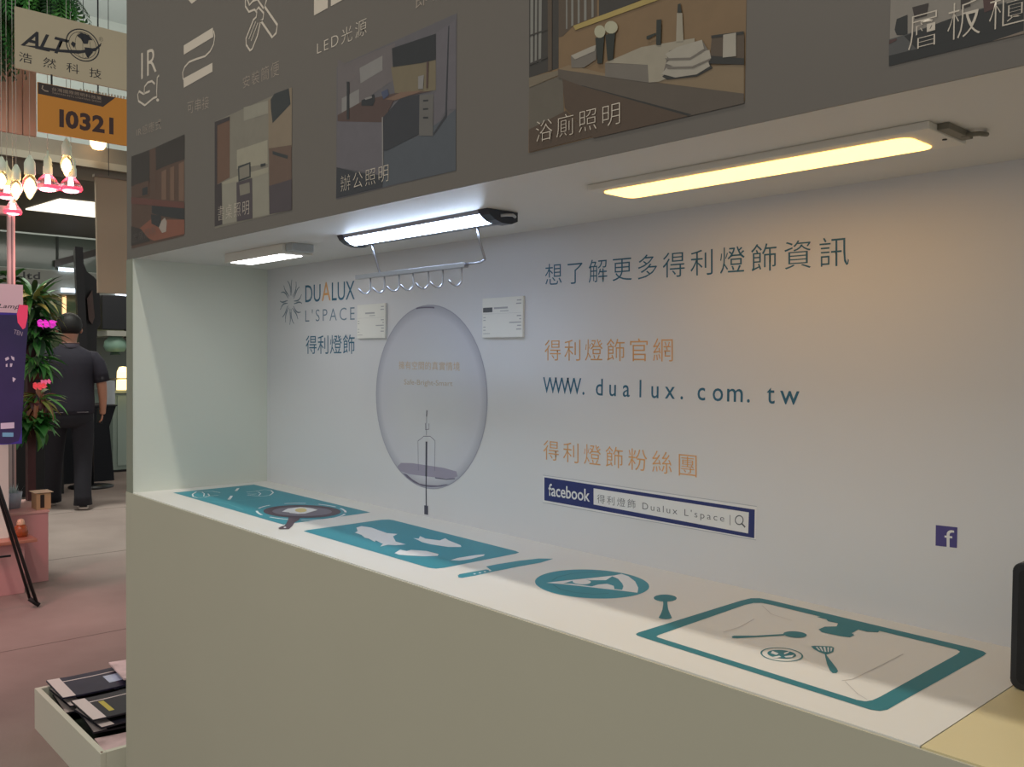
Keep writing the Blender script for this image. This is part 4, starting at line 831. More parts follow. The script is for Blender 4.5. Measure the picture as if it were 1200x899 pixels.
def grass_pot(y, z, label, r=0.058, hgt=0.10, X=-3.35, n=60, seed=1):
    rnd = random.Random(seed)
    t = thing('grass_pot', (X, y, z), label, 'plant pot')
    bm = bmesh.new(); add_lathe(bm, (0, 0, 0), [(0, 0), (r*0.78, 0), (r, hgt), (r*0.92, hgt), (r*0.85, hgt*0.8), (0, hgt*0.8)], 18)
    obj('pot', bm, mat('zinc_grey_pot', (170, 178, 190), 0.5, noise=0.08, scale=30), t, local=True, smooth=True)
    bm = bmesh.new()
    for i in range(n):
        a = rnd.random()*6.28; rr = rnd.random()*r*0.7; L = rnd.uniform(0.04, 0.085); le = rnd.uniform(0.2, 0.7)
        b0 = Vector((rr*math.cos(a), rr*math.sin(a), hgt*0.8)); d = Vector((math.cos(a)*le, math.sin(a)*le, 1)).normalized()
        s = Vector((-math.sin(a), math.cos(a), 0))*0.004
        bm.faces.new([bm.verts.new(v) for v in (b0-s, b0+s, b0+d*L*0.6+s*0.6, b0+d*L)])
    tag(obj('grass_blades', bm, mat('silvery_grass', (200, 214, 212), 0.6), t, local=True), kind='stuff')
grass_pot(GP[0][0], pq[1][1], 'grey pot of silvery grass at the right on the tall pink plinth', seed=2, X=-3.42)
grass_pot(GP[3][0]-0.03, pq[1][1], 'grey pot of silvery grass at the left on the tall pink plinth', seed=5)
CC = [(0.1278,0.4272),(0.2099,0.4185),(0.1282,0.538),(0.2103,0.5465)]
cbx = thing('cardboard_carton', (-3.3, 0.1, pq[1][1]), 'small open brown carton with a lifted flap on the tall pink plinth', 'carton')
obj('carton_body', B((-3.36, -3.25, CC[0][0], CC[1][0], pq[1][1], CC[2][1]-0.005)), mat('kraft_card', (190, 150, 112), 0.7), cbx, bevel=0.001)
bm = bmesh.new(); zf = CC[2][1]
vs = [(-3.36, CC[0][0]-0.01, zf-0.004), (-3.25, CC[0][0]-0.01, zf-0.002), (-3.25, CC[1][0]+0.01, zf+0.012), (-3.36, CC[1][0]+0.01, zf+0.016)]
add_box(bm, -3.37, -3.24, CC[0][0]-0.012, CC[1][0]+0.012, zf, zf+0.003); obj('carton_flap', bm, mat('kraft_light', (226, 196, 166), 0.7), cbx)
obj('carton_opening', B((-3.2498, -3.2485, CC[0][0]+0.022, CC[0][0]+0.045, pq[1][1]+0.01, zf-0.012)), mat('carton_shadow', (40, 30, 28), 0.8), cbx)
BT = [(-0.007,0.3312),(0.0294,0.4418),(-0.0383,0.3351)]
bt = thing('gold_ornament', (-3.05, BT[0][0], p2[1][1]), 'small amber and gold jar on the low pink plinth', 'jar')
bm = bmesh.new(); add_lathe(bm, (0, 0, 0), [(0, 0), (0.034, 0), (0.040, 0.02), (0.036, 0.055), (0.020, 0.072), (0, 0.072)], 16); obj('jar_body', bm, mat('amber_glass', (150, 70, 34), 0.2), bt, local=True, smooth=True)
bm = bmesh.new(); add_lathe(bm, (0, 0, 0.072), [(0.022, 0), (0.022, 0.012), (0.015, 0.03), (0, 0.034)], 14); obj('jar_lid', bm, mat('pale_gold_lid', (214, 170, 140), 0.3), bt, local=True, smooth=True)

# ---- easel with curved purple board
es = thing('display_easel', (-2.62, -0.2, 0), 'black folding easel carrying a curved dark purple display board', 'easel')
EL = [(-0.0336,0.0009),(-0.2134,0.6733),(-0.0505,0.0321),(-0.2454,0.7034),(-0.0336,0.0009),(-0.0591,0.0055)]
ft = EL[0]
bm = bmesh.new(); add_tube(bm, [(-2.6, EL[0][0], 0.012), (-2.62, EL[1][0], EL[1][1]), (-2.66, EL[1][0]-0.13, EL[1][1]+0.45)], 0.009); obj('easel_leg', bm, BLACK, es, smooth=True)
L2 = [(-0.0673,0.0538),(-0.2372,0.7299)]
bm = bmesh.new(); add_tube(bm, [(-2.62, L2[0][0], L2[0][1]), (-2.64, L2[1][0], L2[1][1]), (-2.68, L2[1][0]-0.13, L2[1][1]+0.45)], 0.008); obj('easel_leg', bm, BLACK, es, smooth=True)
bm = bmesh.new(); add_tube(bm, [(-2.61, L2[0][0]-0.005, L2[0][1]), (-2.60, EL[0][0]+0.008, 0.012)], 0.012); obj('rubber_foot', bm, mat('rubber_black', (18,18,20),0.8), es, smooth=True)
bm = bmesh.new(); add_tube(bm, [(-2.62, EL[0][0]-0.125, 0.30), (-2.65, EL[0][0]-0.7, 0.30)], 0.006); obj('cross_brace', bm, BLACK, es, smooth=True)
bd = [(-0.069,1.6512),(-0.0694,1.5264),(-0.0783,1.4107),(-0.0871,1.272),(-0.0962,1.0872),(-0.1051,0.958),(-0.1177,0.917),(-0.159,0.9054),(-0.4426,0.9168),(-0.4389,1.585),(-0.1191,1.5983),(-0.1106,1.6537)]
bm = bmesh.new(); add_prism(bm, bd, 0, -2.645, -2.625); obj('display_board', bm, mat('purple_board', (58, 44, 96), 0.35, noise=0.35, scale=5), es)
bb = (0, -2.6245, 1)
bm = bmesh.new(); shape(bm, bb, [(-0.1106,1.6537),(-0.069,1.6512),(-0.0713,1.5864),(-0.082,1.5307),(-0.0945,1.521),(-0.1193,1.557),(-0.1232,1.6027)], 1); obj('pink_corner_print', bm, mat('hot_pink_print', (246, 72, 110), 0.4, emit=(246,60,110), estr=0.25), es)
text('board_lettering', 'TEN', bb, [(-0.1359,1.5198),(-0.0946,1.5072),(-0.0988,1.4841),(-0.1401,1.4968)], mat('pale_lilac_print', (196, 170, 196), 0.4), es)
bm = bmesh.new()
for q in ([(-0.1815,1.3635),(-0.1652,1.3728),(-0.1612,1.3592),(-0.1775,1.3499)], [(-0.1529,1.3775),(-0.1365,1.3685),(-0.1366,1.3502),(-0.1489,1.3593)], [(-0.1776,1.3317),(-0.1694,1.3363),(-0.1695,1.318),(-0.1777,1.318)], [(-0.1572,1.3363),(-0.1449,1.3364),(-0.1491,1.318),(-0.1573,1.318)], [(-0.1452,1.263),(-0.1287,1.2538),(-0.1412,1.2355),(-0.1453,1.2447)], [(-0.2033,1.0174),(-0.138,1.0194),(-0.1381,0.9872),(-0.2035,0.9855)]):
    shape(bm, bb, q, 1)
shape(bm, bb, [(-0.1955,0.9669),(-0.1423,0.9644),(-0.1424,0.9414),(-0.1956,0.944)], 1, 1)
tag(obj('small_print', bm, [mat('white_lilac_print', (214, 200, 226), 0.4), mat('light_blue_print', (120, 176, 214), 0.4)], es), kind='stuff')
# pale pink sign panel on the aluminium frame
sp_ = [(-0.062,1.7696),(-0.0626,1.6142),(-0.3367,1.7565),(-0.3375,1.6069)]
sg = thing('sign_panel', (-2.76, -0.5, 1.5), 'pale pink sign panel with black slanted letters above the purple board', 'sign')
obj('panel_board', B((-2.775, -2.752, sp_[2][0], sp_[0][0], sp_[1][1], sp_[0][1])), mat('pale_pink_panel', (236, 192, 202), 0.4, emit=(240,180,196), estr=0.12), sg)
text('panel_lettering', 'Lamp', (0, -2.752, 1), [(-0.184,1.6599),(-0.0795,1.6605),(-0.0796,1.6299),(-0.1841,1.6321)], mat('panel_black_print', (50, 34, 48), 0.4), sg, 0.004, 1.05, 0.3)
# violet backlit banner behind the easel board, standing on the low plinth
bn = thing('banner', (-3.05, -0.5, p2[1][1]), 'violet backlit banner behind the easel board, white at its foot', 'banner')
bq_ = [(0.0012,1.6268),(-0.0019,0.8644),(-0.0688,0.8433)]
obj('banner_sheet', B((-3.062, -3.05, -0.75, bq_[0][0], bq_[1][1], bq_[0][1])), mat('violet_banner', (70, 52, 140), 0.5, noise=0.3, scale=3, emit=(70,50,170), estr=0.15), bn)
obj('white_foot_panel', B((-3.062, -3.05, -0.75, bq_[2][0], p2[1][1]+0.001, bq_[1][1]-0.0005)), mat('white_foot_panel', (214, 216, 206), 0.5), bn)
bp_ = [(-0.134,1.4836),(-0.0907,1.4847),(-0.0931,0.9125),(-0.1149,0.9136)]
obj('side_post', B((-3.049, -3.02, bp_[0][0], bp_[1][0], bp_[2][1], bp_[0][1])), mat('red_brown_wood', (126, 80, 72), 0.5, noise=0.2, scale=10), bn)['label'] = 'reddish brown flat post'

# aluminium frame uprights of the neighbouring stand
AL = mat('frame_aluminium', (196, 176, 172), 0.35, metal=0.6)
def upright(px0, px1, z0, z1, X, label):
    t = thing('frame_upright', (X, px0, z0), label, 'frame post', None)
    w = px1-px0
    obj('post_profile', B((X-0.04, X, px0, px1, z0, z1)), AL, t)
    obj('groove', B((X, X+0.001, px0+w*0.42, px0+w*0.58, z0+0.01, z1-0.01)), mat('groove_dark', (90, 74, 78), 0.5), t)
    obj('edge_trim', B((X+0.0002, X+0.004, px1-w*0.18, px1-w*0.02, z0, z1)), mat('edge_trim_warm', (222, 180, 170), 0.3), t)
    return t
ua = [(0.0276,1.9772),(0.0647,1.9804),(-0.0635,1.9694),(-0.0318,1.9721)]
upright(ua[0][0], ua[1][0], pq[1][1]+0.001, 2.25, -3.45, 'aluminium frame upright rising from the tall pink plinth')
upright(ua[2][0]-0.02, ua[3][0]-0.02, pq[1][1]+0.001, 2.25, -3.45, 'aluminium frame upright nearest the left edge of the view')
bh = thing('frame_beam', (-3.5, -0.2, 2.25), 'aluminium top beam of the flower stand frame', 'beam')
obj('beam_profile', B((-3.54, -3.45, -1.2, ua[1][0]+0.02, 2.25, 2.30)), AL, bh)

# ---- pink slatted back panel above the bulbs
sq = [(0.3056,3.3206),(0.3039,2.8537),(-0.0143,2.7431)]
wp = thing('slatted_panel', (-3.95, -0.3, sq[2][1]), 'peach pink panel of vertical boards behind the hanging bulbs', 'panel')
yy = sq[0][0]; k = 0
while yy > sq[2][0]-0.05:
    obj('board', B((-3.93, -3.9-0.004*(k % 2), yy-0.083, yy-0.003, sq[1][1], sq[0][1]+0.9)), mat('peach_board', (206, 168, 146), 0.6, noise=0.05, scale=8), wp)
    yy -= 0.086; k += 1

# ---- hanging signs
z0, z1 = (3.062+3.103)/2, 3.443
hs = thing('hanging_sign', (-3.2, 0.5, z1), 'cream hanging sign with black ALT letters and a globe emblem', 'sign')
obj('sign_board', B((-3.215, -3.2, 0.010, 0.95, z0, z1)), mat('cream_sign_board', (196, 182, 156), 0.5, noise=0.02, scale=3), hs)
F2 = (0, -3.2, 1)
IK = mat('sign_black_print', (40, 40, 48), 0.5)
text('sign_lettering', 'ALT', F2, [(0.0531,3.3251),(0.3083,3.3177),(0.308,3.219),(0.039,3.2212)], IK, hs, 0.02, 0.95, 0.35)
GL = [(0.3871,3.3057),(0.2888,3.2818),(0.4879,3.3301),(0.3874,3.4052),(0.3869,3.2061)]
gy, gz, gr = GL[0][0], GL[0][1], (GL[2][0]-GL[1][0])/2
bm = bmesh.new()
def circ(cy, cz, r, n=36): return [(cy+r*math.cos(2*math.pi*i/n), cz+r*math.sin(2*math.pi*i/n)) for i in range(n)]
stroke(bm, F2, circ(gy, gz, gr*0.96), gr*0.07, 2, 0, True); stroke(bm, F2, circ(gy, gz, gr*0.80), gr*0.03, 2, 0, True)
for dy in (-0.45, 0, 0.45): stroke(bm, F2, [(gy+dy*gr*math.cos(t), gz+gr*0.8*math.sin(t)) for t in [(-0.5+i/10)*math.pi for i in range(11)]], gr*0.02, 2)
for c in ([(-.1, .75), (.35, .7), (.6, .45), (.35, .4), (.3, .15), (.05, .1), (-.1, .35), (-.35, .5)], [(.1, -.1), (.55, -.05), (.6, -.3), (.3, -.75), (.15, -.5)], [(-.6, .1), (-.4, 0), (-.5, -.3), (-.7, -.1)]):
    shape(bm, F2, [(gy+a*gr, gz+b*gr) for a, b in c], 2)
sw = [(0.0436,3.2223),(0.1361,3.2397),(0.2548,3.2478),(0.3771,3.2719),(0.4624,3.3081),(0.4981,3.3485),(0.493,3.3261),(0.4624,3.2869),(0.3622,3.2474),(0.2451,3.23),(0.1361,3.2244)]
shape(bm, F2, sw, 4)
obj('globe_emblem', bm, IK, hs)
text('sign_lettering', '浩然科技', F2, [(0.0298,3.1839),(0.4978,3.1785),(0.4976,3.12),(0.0295,3.1236)], IK, hs, 0.0, 2.4)
text('sign_lettering', '®', F2, [(0.4829,3.3819),(0.5084,3.3829),(0.5083,3.3564),(0.4828,3.3554)], IK, hs, -0.01)
obj('hanging_wire', B((-3.209, -3.206, 0.2, 0.203, z1, 7.0)), BLACK, hs); obj('hanging_wire', B((-3.209, -3.206, 0.8, 0.803, z1, 7.0)), BLACK, hs)
os_ = thing('booth_number_sign', (-3.18, 0.5, 3.02), 'orange booth number sign reading I0321 below the cream sign', 'sign')
obj('sign_board', B((-3.19, -3.18, 0.126, 0.93, 2.725, 3.02)), mat('orange_sign_board', (212, 140, 52), 0.5), os_)
F3 = (0, -3.18, 1)
bm = bmesh.new(); shape(bm, F3, [(0.128, 3.018), (0.575, 3.018), (0.50, 2.945), (0.128, 2.95)], 1); obj('header_print', bm, mat('brown_black_print', (58, 46, 44), 0.5), os_)
text('header_lettering', '台灣國際照明科技展', F3, [(0.205, 3.006), (0.49, 3.006), (0.49, 2.984), (0.205, 2.984)], mat('sign_grey_print', (160, 140, 124), 0.5), os_, 0, 1.1)
text('header_lettering', "TAIWAN INT'L LIGHTING SHOW", F3, [(0.205, 2.978), (0.49, 2.978), (0.49, 2.967), (0.205, 2.967)], mat('sign_grey_print', (160, 140, 124), 0.5), os_, 0, 1.05)
bm = bmesh.new(); stroke(bm, F3, [(0.155, 3.005), (0.150, 2.985), (0.165, 2.975), (0.185, 2.975)], 0.007, 2); obj('header_emblem', bm, mat('sign_grey_print', (160, 140, 124), 0.5), os_)
text('number_lettering', 'I0321', F3, [(0.2457,2.8831),(0.5629,2.8888),(0.5627,2.7816),(0.2454,2.7721)], mat('number_print', (64, 40, 40), 0.5), os_, 0.042, 1.08)
obj('hanger_strip', B((-3.189, -3.183, 0.2, 0.21, 3.0205, 3.0815)), BLACK, os_)
tt = thing('light_garland', (-3.3, 0.6, 3.02), 'row of small pale teeth along a far ceiling truss edge', 'garland')
gq = [(0.5852,3.2141),(0.8953,3.2212)]
for i in range(16):
    t = i/15; y = gq[0][0]+(gq[1][0]-gq[0][0])*t; z = gq[0][1]+(gq[1][1]-gq[0][1])*t
    obj('garland_tooth', B((-3.91, -3.90, y-0.005, y+0.005, z-0.018, z+0.018)), mat('pale_tooth', (206, 204, 190), 0.5), tt)
obj('garland_rail', B((-3.93, -3.911, gq[0][0]-0.02, gq[1][0]+0.2, gq[1][1]-0.01, gq[0][1]+0.005)), mat('truss_grey', (120, 118, 104), 0.6), tt)
for y in (gq[0][0]+0.02, gq[1][0]+0.15): obj('garland_wire', B((-3.922, -3.919, y, y+0.003, gq[0][1]+0.005, 7.0)), BLACK, tt)

# ---- hanging bulbs
HOT = mat('glowing_filament', (255, 220, 150), 0.4, emit=(255, 206, 120), estr=6.0)
HOTP = mat('glowing_pink_ring', (255, 120, 140), 0.4, emit=(255, 44, 72), estr=2.0)
HOTW = mat('glowing_pink_core', (255, 220, 230), 0.4, emit=(255, 190, 205), estr=6.0)
SOCK = mat('white_porcelain_socket', (214, 222, 206), 0.35, emit=(200, 220, 190), estr=0.10)
GLASS = mat('thin_clear_glass', (255, 245, 245), 0.03, trans=1.0)
def globe_bulb(y, z, X, r, label, stem=0.5, sock=(0.028, 0.115)):
    """z = height of the glowing ring"""
    t = thing('grow_bulb', (X, y, z), label, 'light bulb', 'clear grow bulbs with pink glowing rings')
    bm = bmesh.new(); add_lathe(bm, (0, 0, 0), [(0, -0.35*r), (r*0.6, -0.25*r), (r*0.96, 0.0), (r*0.9, 0.3*r), (r*0.62, 0.72*r), (0.024, 1.05*r)], 22)
    obj('glass_globe', bm, GLASS, t, local=True, smooth=True)
    bm = bmesh.new(); add_lathe(bm, (0, 0, 0), [(r*0.86, -0.010), (r*0.9, 0.0), (r*0.86, 0.012), (r*0.6, 0.004), (r*0.6, -0.004), (r*0.86, -0.010)], 22); obj('glow_ring', bm, HOTP, t, local=True, smooth=True)
    bm = bmesh.new(); add_lathe(bm, (0, 0, 0), [(0, -0.006), (r*0.5, -0.004), (r*0.5, 0.006), (0.012, 0.012), (0.008, r*0.9), (0, r*0.9)], 16); obj('glow_core', bm, HOTW, t, local=True, smooth=True)
    a, b = sock; s0 = 1.0*r
    bm = bmesh.new(); add_lathe(bm, (0, 0, s0), [(0.024, 0), (a, 0.01), (a, b*0.45), (a*0.86, b*0.5), (a*0.86, b*0.85), (0.008, b*1.1), (0.004, b*1.35), (0, b*1.35)], 16); obj('socket', bm, SOCK, t, local=True, smooth=True)
    bm = bmesh.new(); add_tube(bm, [(0, 0, s0+b*1.3), (0, 0, 3.9-z)], 0.0018, 6); obj('cord', bm, mat('pale_cord', (200, 200, 190), 0.6), t, local=True, smooth=True)
    return t
def candle_bulb(y, z, X, label, stem=0.6, s=1.0):
    t = thing('filament_bulb', (X, y, z), label, 'light bulb', 'clear filament bulbs hanging on cords')
    bm = bmesh.new(); add_lathe(bm, (0, 0, 0), [(0, -0.055*s), (0.012*s, -0.04*s), (0.030*s, -0.005*s), (0.036*s, 0.02*s), (0.030*s, 0.05*s), (0.018*s, 0.07*s)], 18); obj('glass_bulb', bm, GLASS, t, local=True, smooth=True)
    bm = bmesh.new(); add_lathe(bm, (0, 0, 0), [(0, -0.04*s), (0.015*s, -0.01*s), (0.020*s, 0.012*s), (0.012*s, 0.04*s), (0, 0.055*s)], 10); obj('filament', bm, HOT, t, local=True, smooth=True)
    bm = bmesh.new(); add_lathe(bm, (0, 0, 0.068*s), [(0.018*s, 0), (0.026*s, 0.006), (0.026*s, 0.06*s), (0.020*s, 0.075*s), (0.007, 0.1*s), (0, 0.1*s)], 16); obj('socket', bm, SOCK, t, local=True, smooth=True)
    bm = bmesh.new(); add_tube(bm, [(0, 0, 0.165*s), (0, 0, 3.9-z)], 0.0018, 6); obj('cord', bm, mat('pale_cord', (200, 200, 190), 0.6), t, local=True, smooth=True)
    return t
G = [(0.2516,2.4428),(0.3876,2.4505),(0.0199,2.3589),(0.0525,2.2634)]
globe_bulb(G[0][0], G[0][1], -3.45, 0.078, 'big clear grow bulb in front of the orange sign edge, left of the brightest socket')
globe_bulb(G[1][0], G[1][1], -3.45, 0.074, 'big clear grow bulb at the right end of the hanging bulbs', sock=(0.034, 0.13))
globe_bulb(G[2][0], G[2][1], -3.45, 0.062, 'grow bulb with pink ring at the far left edge')
globe_bulb(G[3][0], G[3][1], -3.45, 0.055, 'lowest hanging grow bulb with pink ring', sock=(0.018, 0.02))
H = [(0.1313,2.4063),(0.0554,2.3805),(0.3426,2.5694),(0.3173,2.4852),(-0.0234,2.4317)]
candle_bulb(H[0][0], H[0][1], -3.38, 'pear filament bulb on a long cord left of the big grow bulb', s=1.25)
candle_bulb(H[1][0], H[1][1], -3.38, 'filament bulb second from the left on a thin cord', s=1.0)
candle_bulb(H[2][0], H[2][1], -3.38, 'filament bulb with bright yellow glow under the orange sign', 0.15, s=1.1)
candle_bulb(H[4][0], H[4][1], -3.38, 'filament bulb cut by the left frame edge', s=0.9)
gr_ = thing('bulb_grid', (-3.4, 0, 3.9), 'grey ceiling grid from which the bulbs hang', 'grid')
for yb_ in (-0.45, 0.45): obj('grid_bar', B((-3.50, -3.33, yb_-0.02, yb_+0.02, 3.901, 3.93)), ALU, gr_)
for xb_ in (-3.45, -3.38): obj('grid_rail', B((xb_-0.015, xb_+0.015, -0.6, 0.6, 3.901, 3.925)), ALU, gr_)
for yb_ in (-0.45, 0.45): obj('grid_wire', B((-3.417, -3.413, yb_-0.002, yb_+0.002, 3.93, 7.0)), BLACK, gr_)
pt = bpy.data.lights.new('grow_bulb_glow', 'POINT'); pt.energy = 5; pt.color = (1.0, 0.42, 0.45); pt.shadow_soft_size = 0.15
po_ = bpy.data.objects.new('grow_bulb_glow', pt); COL.objects.link(po_); po_.location = (-3.3, -0.1, 1.95)
pt = bpy.data.lights.new('grow_row_glow', 'SPOT'); pt.spot_size = 1.9; pt.spot_blend = 0.8; pt.energy = 90; pt.color = (1.0, 0.42, 0.46); pt.shadow_soft_size = 0.15
po_ = bpy.data.objects.new('grow_row_glow', pt); COL.objects.link(po_); po_.location = (-2.3, -0.9, 2.1); po_.rotation_euler = (0.0, 0.1, 0)

# ---- hanging fern at the top left
LEAF = mat('leaf_green', (60, 128, 58), 0.45, noise=0.35, scale=30)
LEAFD = mat('dark_leaf_green', (38, 76, 42), 0.5, noise=0.3, scale=30)
LEAFL = mat('light_leaf_green', (110, 184, 92), 0.45, noise=0.25, scale=30)
LEAFY = mat('yellow_leaf_green', (160, 170, 90), 0.45, noise=0.25, scale=30)
def frond_mesh(L, nl=16, w=0.07, droop=0.7):
    vs = []; fs = []
    pts = [Vector((L*t, 0, 0.25*L*t - droop*L*t*t)) for t in [i/nl for i in range(nl+1)]]
    for i in range(nl):
        p = pts[i]; q = pts[i+1]; t = i/nl; ww = w*math.sin(math.pi*(0.12+0.86*t))
        k = len(vs); vs += [p+Vector((0, -0.0015, 0)), p+Vector((0, 0.0015, 0)), q+Vector((0, 0.0015, 0)), q+Vector((0, -0.0015, 0))]; fs.append((k, k+1, k+2, k+3))
        for s in (-1, 1):
            k = len(vs); d = (q-p)
            vs += [p, p+d*0.25+Vector((0, s*ww*0.5, -0.004)), p+d*0.8+Vector((0, s*ww, -0.012)), p+d*1.0+Vector((0, s*ww*0.4, -0.002))]; fs.append((k, k+1, k+2, k+3))
    me = bpy.data.meshes.new('frond'); me.from_pydata([tuple(v) for v in vs], [], fs); return me
FQ = [(0.0928,3.4309),(0.2891,3.75),(-0.0014,3.4586),(-0.0488,3.2394)]
def fern(y, z, X, label, n, L, seed, mats_):
    rnd = random.Random(seed)
    t = thing('hanging_fern', (X, y, z), label, 'fern', None)
    ms = []
    for m in mats_:
        me = frond_mesh(L); me.materials.append(m); ms.append(me)
    for i in range(n):
        o = bpy.data.objects.new('frond', ms[i % len(ms)]); COL.objects.link(o); o.parent = t
        s = rnd.uniform(0.7, 1.15); o.scale = (s, s, s)
        o.rotation_euler = (rnd.uniform(-0.5, 0.5), rnd.uniform(0.2, 1.1), rnd.uniform(-math.pi, math.pi))
    return t
FB = [(0.0303,3.4839),(0.3261,3.7473),(0.524,3.8369),(0.1564,3.6885)]
fern(FB[0][0]-0.10, FB[0][1]+0.02, -3.6, 'dark hanging fern at the top left, left of the cream sign', 60, 0.36, 3, [LEAFD, LEAF])
fern(FB[3][0]-0.02, FB[3][1]+0.08, -3.75, 'dark green hanging fern behind the left corner of the cream sign', 60, 0.36, 7, [LEAFD, LEAF])
fern(FB[1][0], FB[1][1]+0.03, -3.6, 'bright green hanging fern above the cream sign', 60, 0.32, 4, [LEAF, LEAFD, LEAFL])
for k_, q_ in enumerate((FB[0], FB[3], FB[1])):
    hw = [o for o in COL.objects if o.get('category') == 'fern'][k_]
    obj('hanging_wire', B((hw.location.x-0.002, hw.location.x+0.002, hw.location.y-0.002, hw.location.y+0.002, hw.location.z, 7.0)), BLACK, hw)
    bm = bmesh.new(); add_lathe(bm, (0, 0, -0.07), [(0, 0), (0.06, 0.0), (0.085, 0.09), (0.07, 0.09), (0, 0.06)], 14); obj('hanging_pot', bm, mat('dark_basket', (46, 44, 34), 0.8), hw, local=True, smooth=True)

# ---- column of potted flowers
def leaf_mesh(L, w, fold=0.2):
    vs = [(0, 0, 0)]; n = 5
    for i in range(1, n):
        t = i/n; ww = w*math.sin(math.pi*t**0.8)
        vs += [(L*t, -ww/2, fold*ww - 0.35*L*t*t), (L*t, 0, -0.35*L*t*t), (L*t, ww/2, fold*ww - 0.35*L*t*t)]
    vs.append((L, 0, -0.4*L)); fs = [(0, 2, 1), (0, 3, 2)]
    for i in range(n-2):
        a = 1+3*i; fs += [(a, a+1, a+4, a+3), (a+1, a+2, a+5, a+4)]
    a = 1+3*(n-2); fs += [(a, a+1, len(vs)-1), (a+1, a+2, len(vs)-1)]
    me = bpy.data.meshes.new('leaf'); me.from_pydata(vs, [], fs)
    for p in me.polygons: p.use_smooth = True
    return me
def potted(y, z, X, label, n, L, w, seed, mats_, up=(0.1, 0.9), pot=True, cat='plant'):
    rnd = random.Random(seed)
    t = thing('potted_plant', (X, y, z), label, cat, None)
    if pot:
        bm = bmesh.new(); add_lathe(bm, (0, 0, -0.10), [(0, 0), (0.04, 0), (0.055, 0.09), (0.05, 0.09), (0, 0.08)], 14); obj('pot', bm, mat('dark_red_pot', (84, 38, 40), 0.5), t, local=True, smooth=True)
    ms = []
    for m in mats_:
        me = leaf_mesh(L, w); me.materials.append(m); ms.append(me)
    for i in range(n):
        o = bpy.data.objects.new('leaf', ms[i % len(ms)]); COL.objects.link(o); o.parent = t
        s = rnd.uniform(0.7, 1.2); o.scale = (s, s, s); a = rnd.uniform(-math.pi, math.pi)
        o.location = (0.02*math.cos(a), 0.02*math.sin(a), rnd.uniform(-0.04, 0.05))
        o.rotation_euler = (rnd.uniform(-0.4, 0.4), -rnd.uniform(*up), a)
    return t
V = [(0.2185,1.775),(0.248,1.5949),(0.2168,1.3077),(0.2061,1.1315),(0.2362,1.1144),(0.2153,0.8939),(0.0906,1.8487),(0.2275,1.5006),(0.2564,1.0863),(0.1955,0.95)]
potted(V[0][0]-0.02, V[0][1]-0.05, -3.6, 'palm-like plant with narrow leaves at the top of the flower column', 80, 0.21, 0.034, 1, [LEAF, LEAFD, LEAFY], (-0.6, 1.2), False)
potted(V[1][0]-0.03, V[1][1]-0.02, -3.64, 'dark leafy plant behind the magenta orchid', 60, 0.15, 0.05, 12, [LEAFD, LEAFD, LEAF], (-0.9, 0.9), False)
potted(V[7][0], V[7][1], -3.62, 'leafy plant under the magenta orchid', 60, 0.15, 0.05, 2, [LEAF, LEAFD, LEAFD], (-0.9, 0.9), False)
potted(V[2][0], V[2][1]+0.02, -3.6, 'striped green plant in the middle of the flower column', 60, 0.16, 0.04, 3, [LEAFL, LEAF, LEAFD], (-0.9, 0.7))
potted(V[8][0]-0.02, V[8][1], -3.6, 'yellow-green spiky plant beside the red blossom', 50, 0.16, 0.03, 4, [LEAFY, LEAFL, mat('bronze_leaf', (150, 96, 60), 0.5)], (-1.1, 0.5))
potted(V[9][0], V[9][1]-0.01, -3.6, 'broad-leaved green plant at the bottom of the flower column', 44, 0.14, 0.085, 5, [LEAF, LEAFL, LEAF], (-1.0, 0.6), False)
potted(V[6][0], V[6][1], -3.7, 'small green plant behind the aluminium upright', 34, 0.10, 0.04, 6, [LEAFD, LEAF], (-0.4, 1.2), False)
cl = [(0.1633,1.7767),(0.1998,0.8044)]
co = thing('flower_column', (-3.72, cl[0][0], pq[1][1]), 'dark red post that carries the potted flowers', 'post')
obj('post_core', B((-3.72, -3.66, cl[0][0]+0.02, cl[1][0]+0.03, pq[1][1], cl[0][1])), mat('dark_red_post', (74, 34, 36), 0.6, noise=0.2, scale=20), co)
def blossom(y, z, X, name, label, c, r, seed):
    rnd = random.Random(seed); t = thing(name, (X, y, z), label, 'flower')
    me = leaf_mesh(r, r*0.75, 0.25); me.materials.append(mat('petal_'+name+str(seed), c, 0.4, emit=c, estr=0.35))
    for k in range(3):
        for i in range(6):
            o = bpy.data.objects.new('petal', me); COL.objects.link(o); o.parent = t
            o.location = (0.01*k, (k-1)*r*0.7, rnd.uniform(-0.4, 0.4)*r)
            o.rotation_euler = (2*math.pi*i/6, -1.2+rnd.uniform(-0.3, 0.3), 0)
            o.rotation_euler = Euler((0, -1.35, 0)).to_matrix().to_euler() if False else (2*math.pi*i/6, 0.3, rnd.uniform(-0.3, 0.3)+math.pi/2)
W_ = [(0.2268,1.5911),(0.1908,1.19),(0.2355,1.2167)]
blossom(W_[0][0], W_[0][1], -3.48, 'orchid_blossom', 'bright magenta orchid blossoms in the upper flower column', (236, 70, 214), 0.045, 1)
blossom(W_[1][0], W_[1][1], -3.48, 'red_blossom', 'red and white blossom low in the flower column', (230, 90, 100), 0.032, 2)
blossom(W_[2][0], W_[2][1], -3.5, 'pink_blossom', 'small pink blossom above the red one', (232, 120, 160), 0.024, 3)

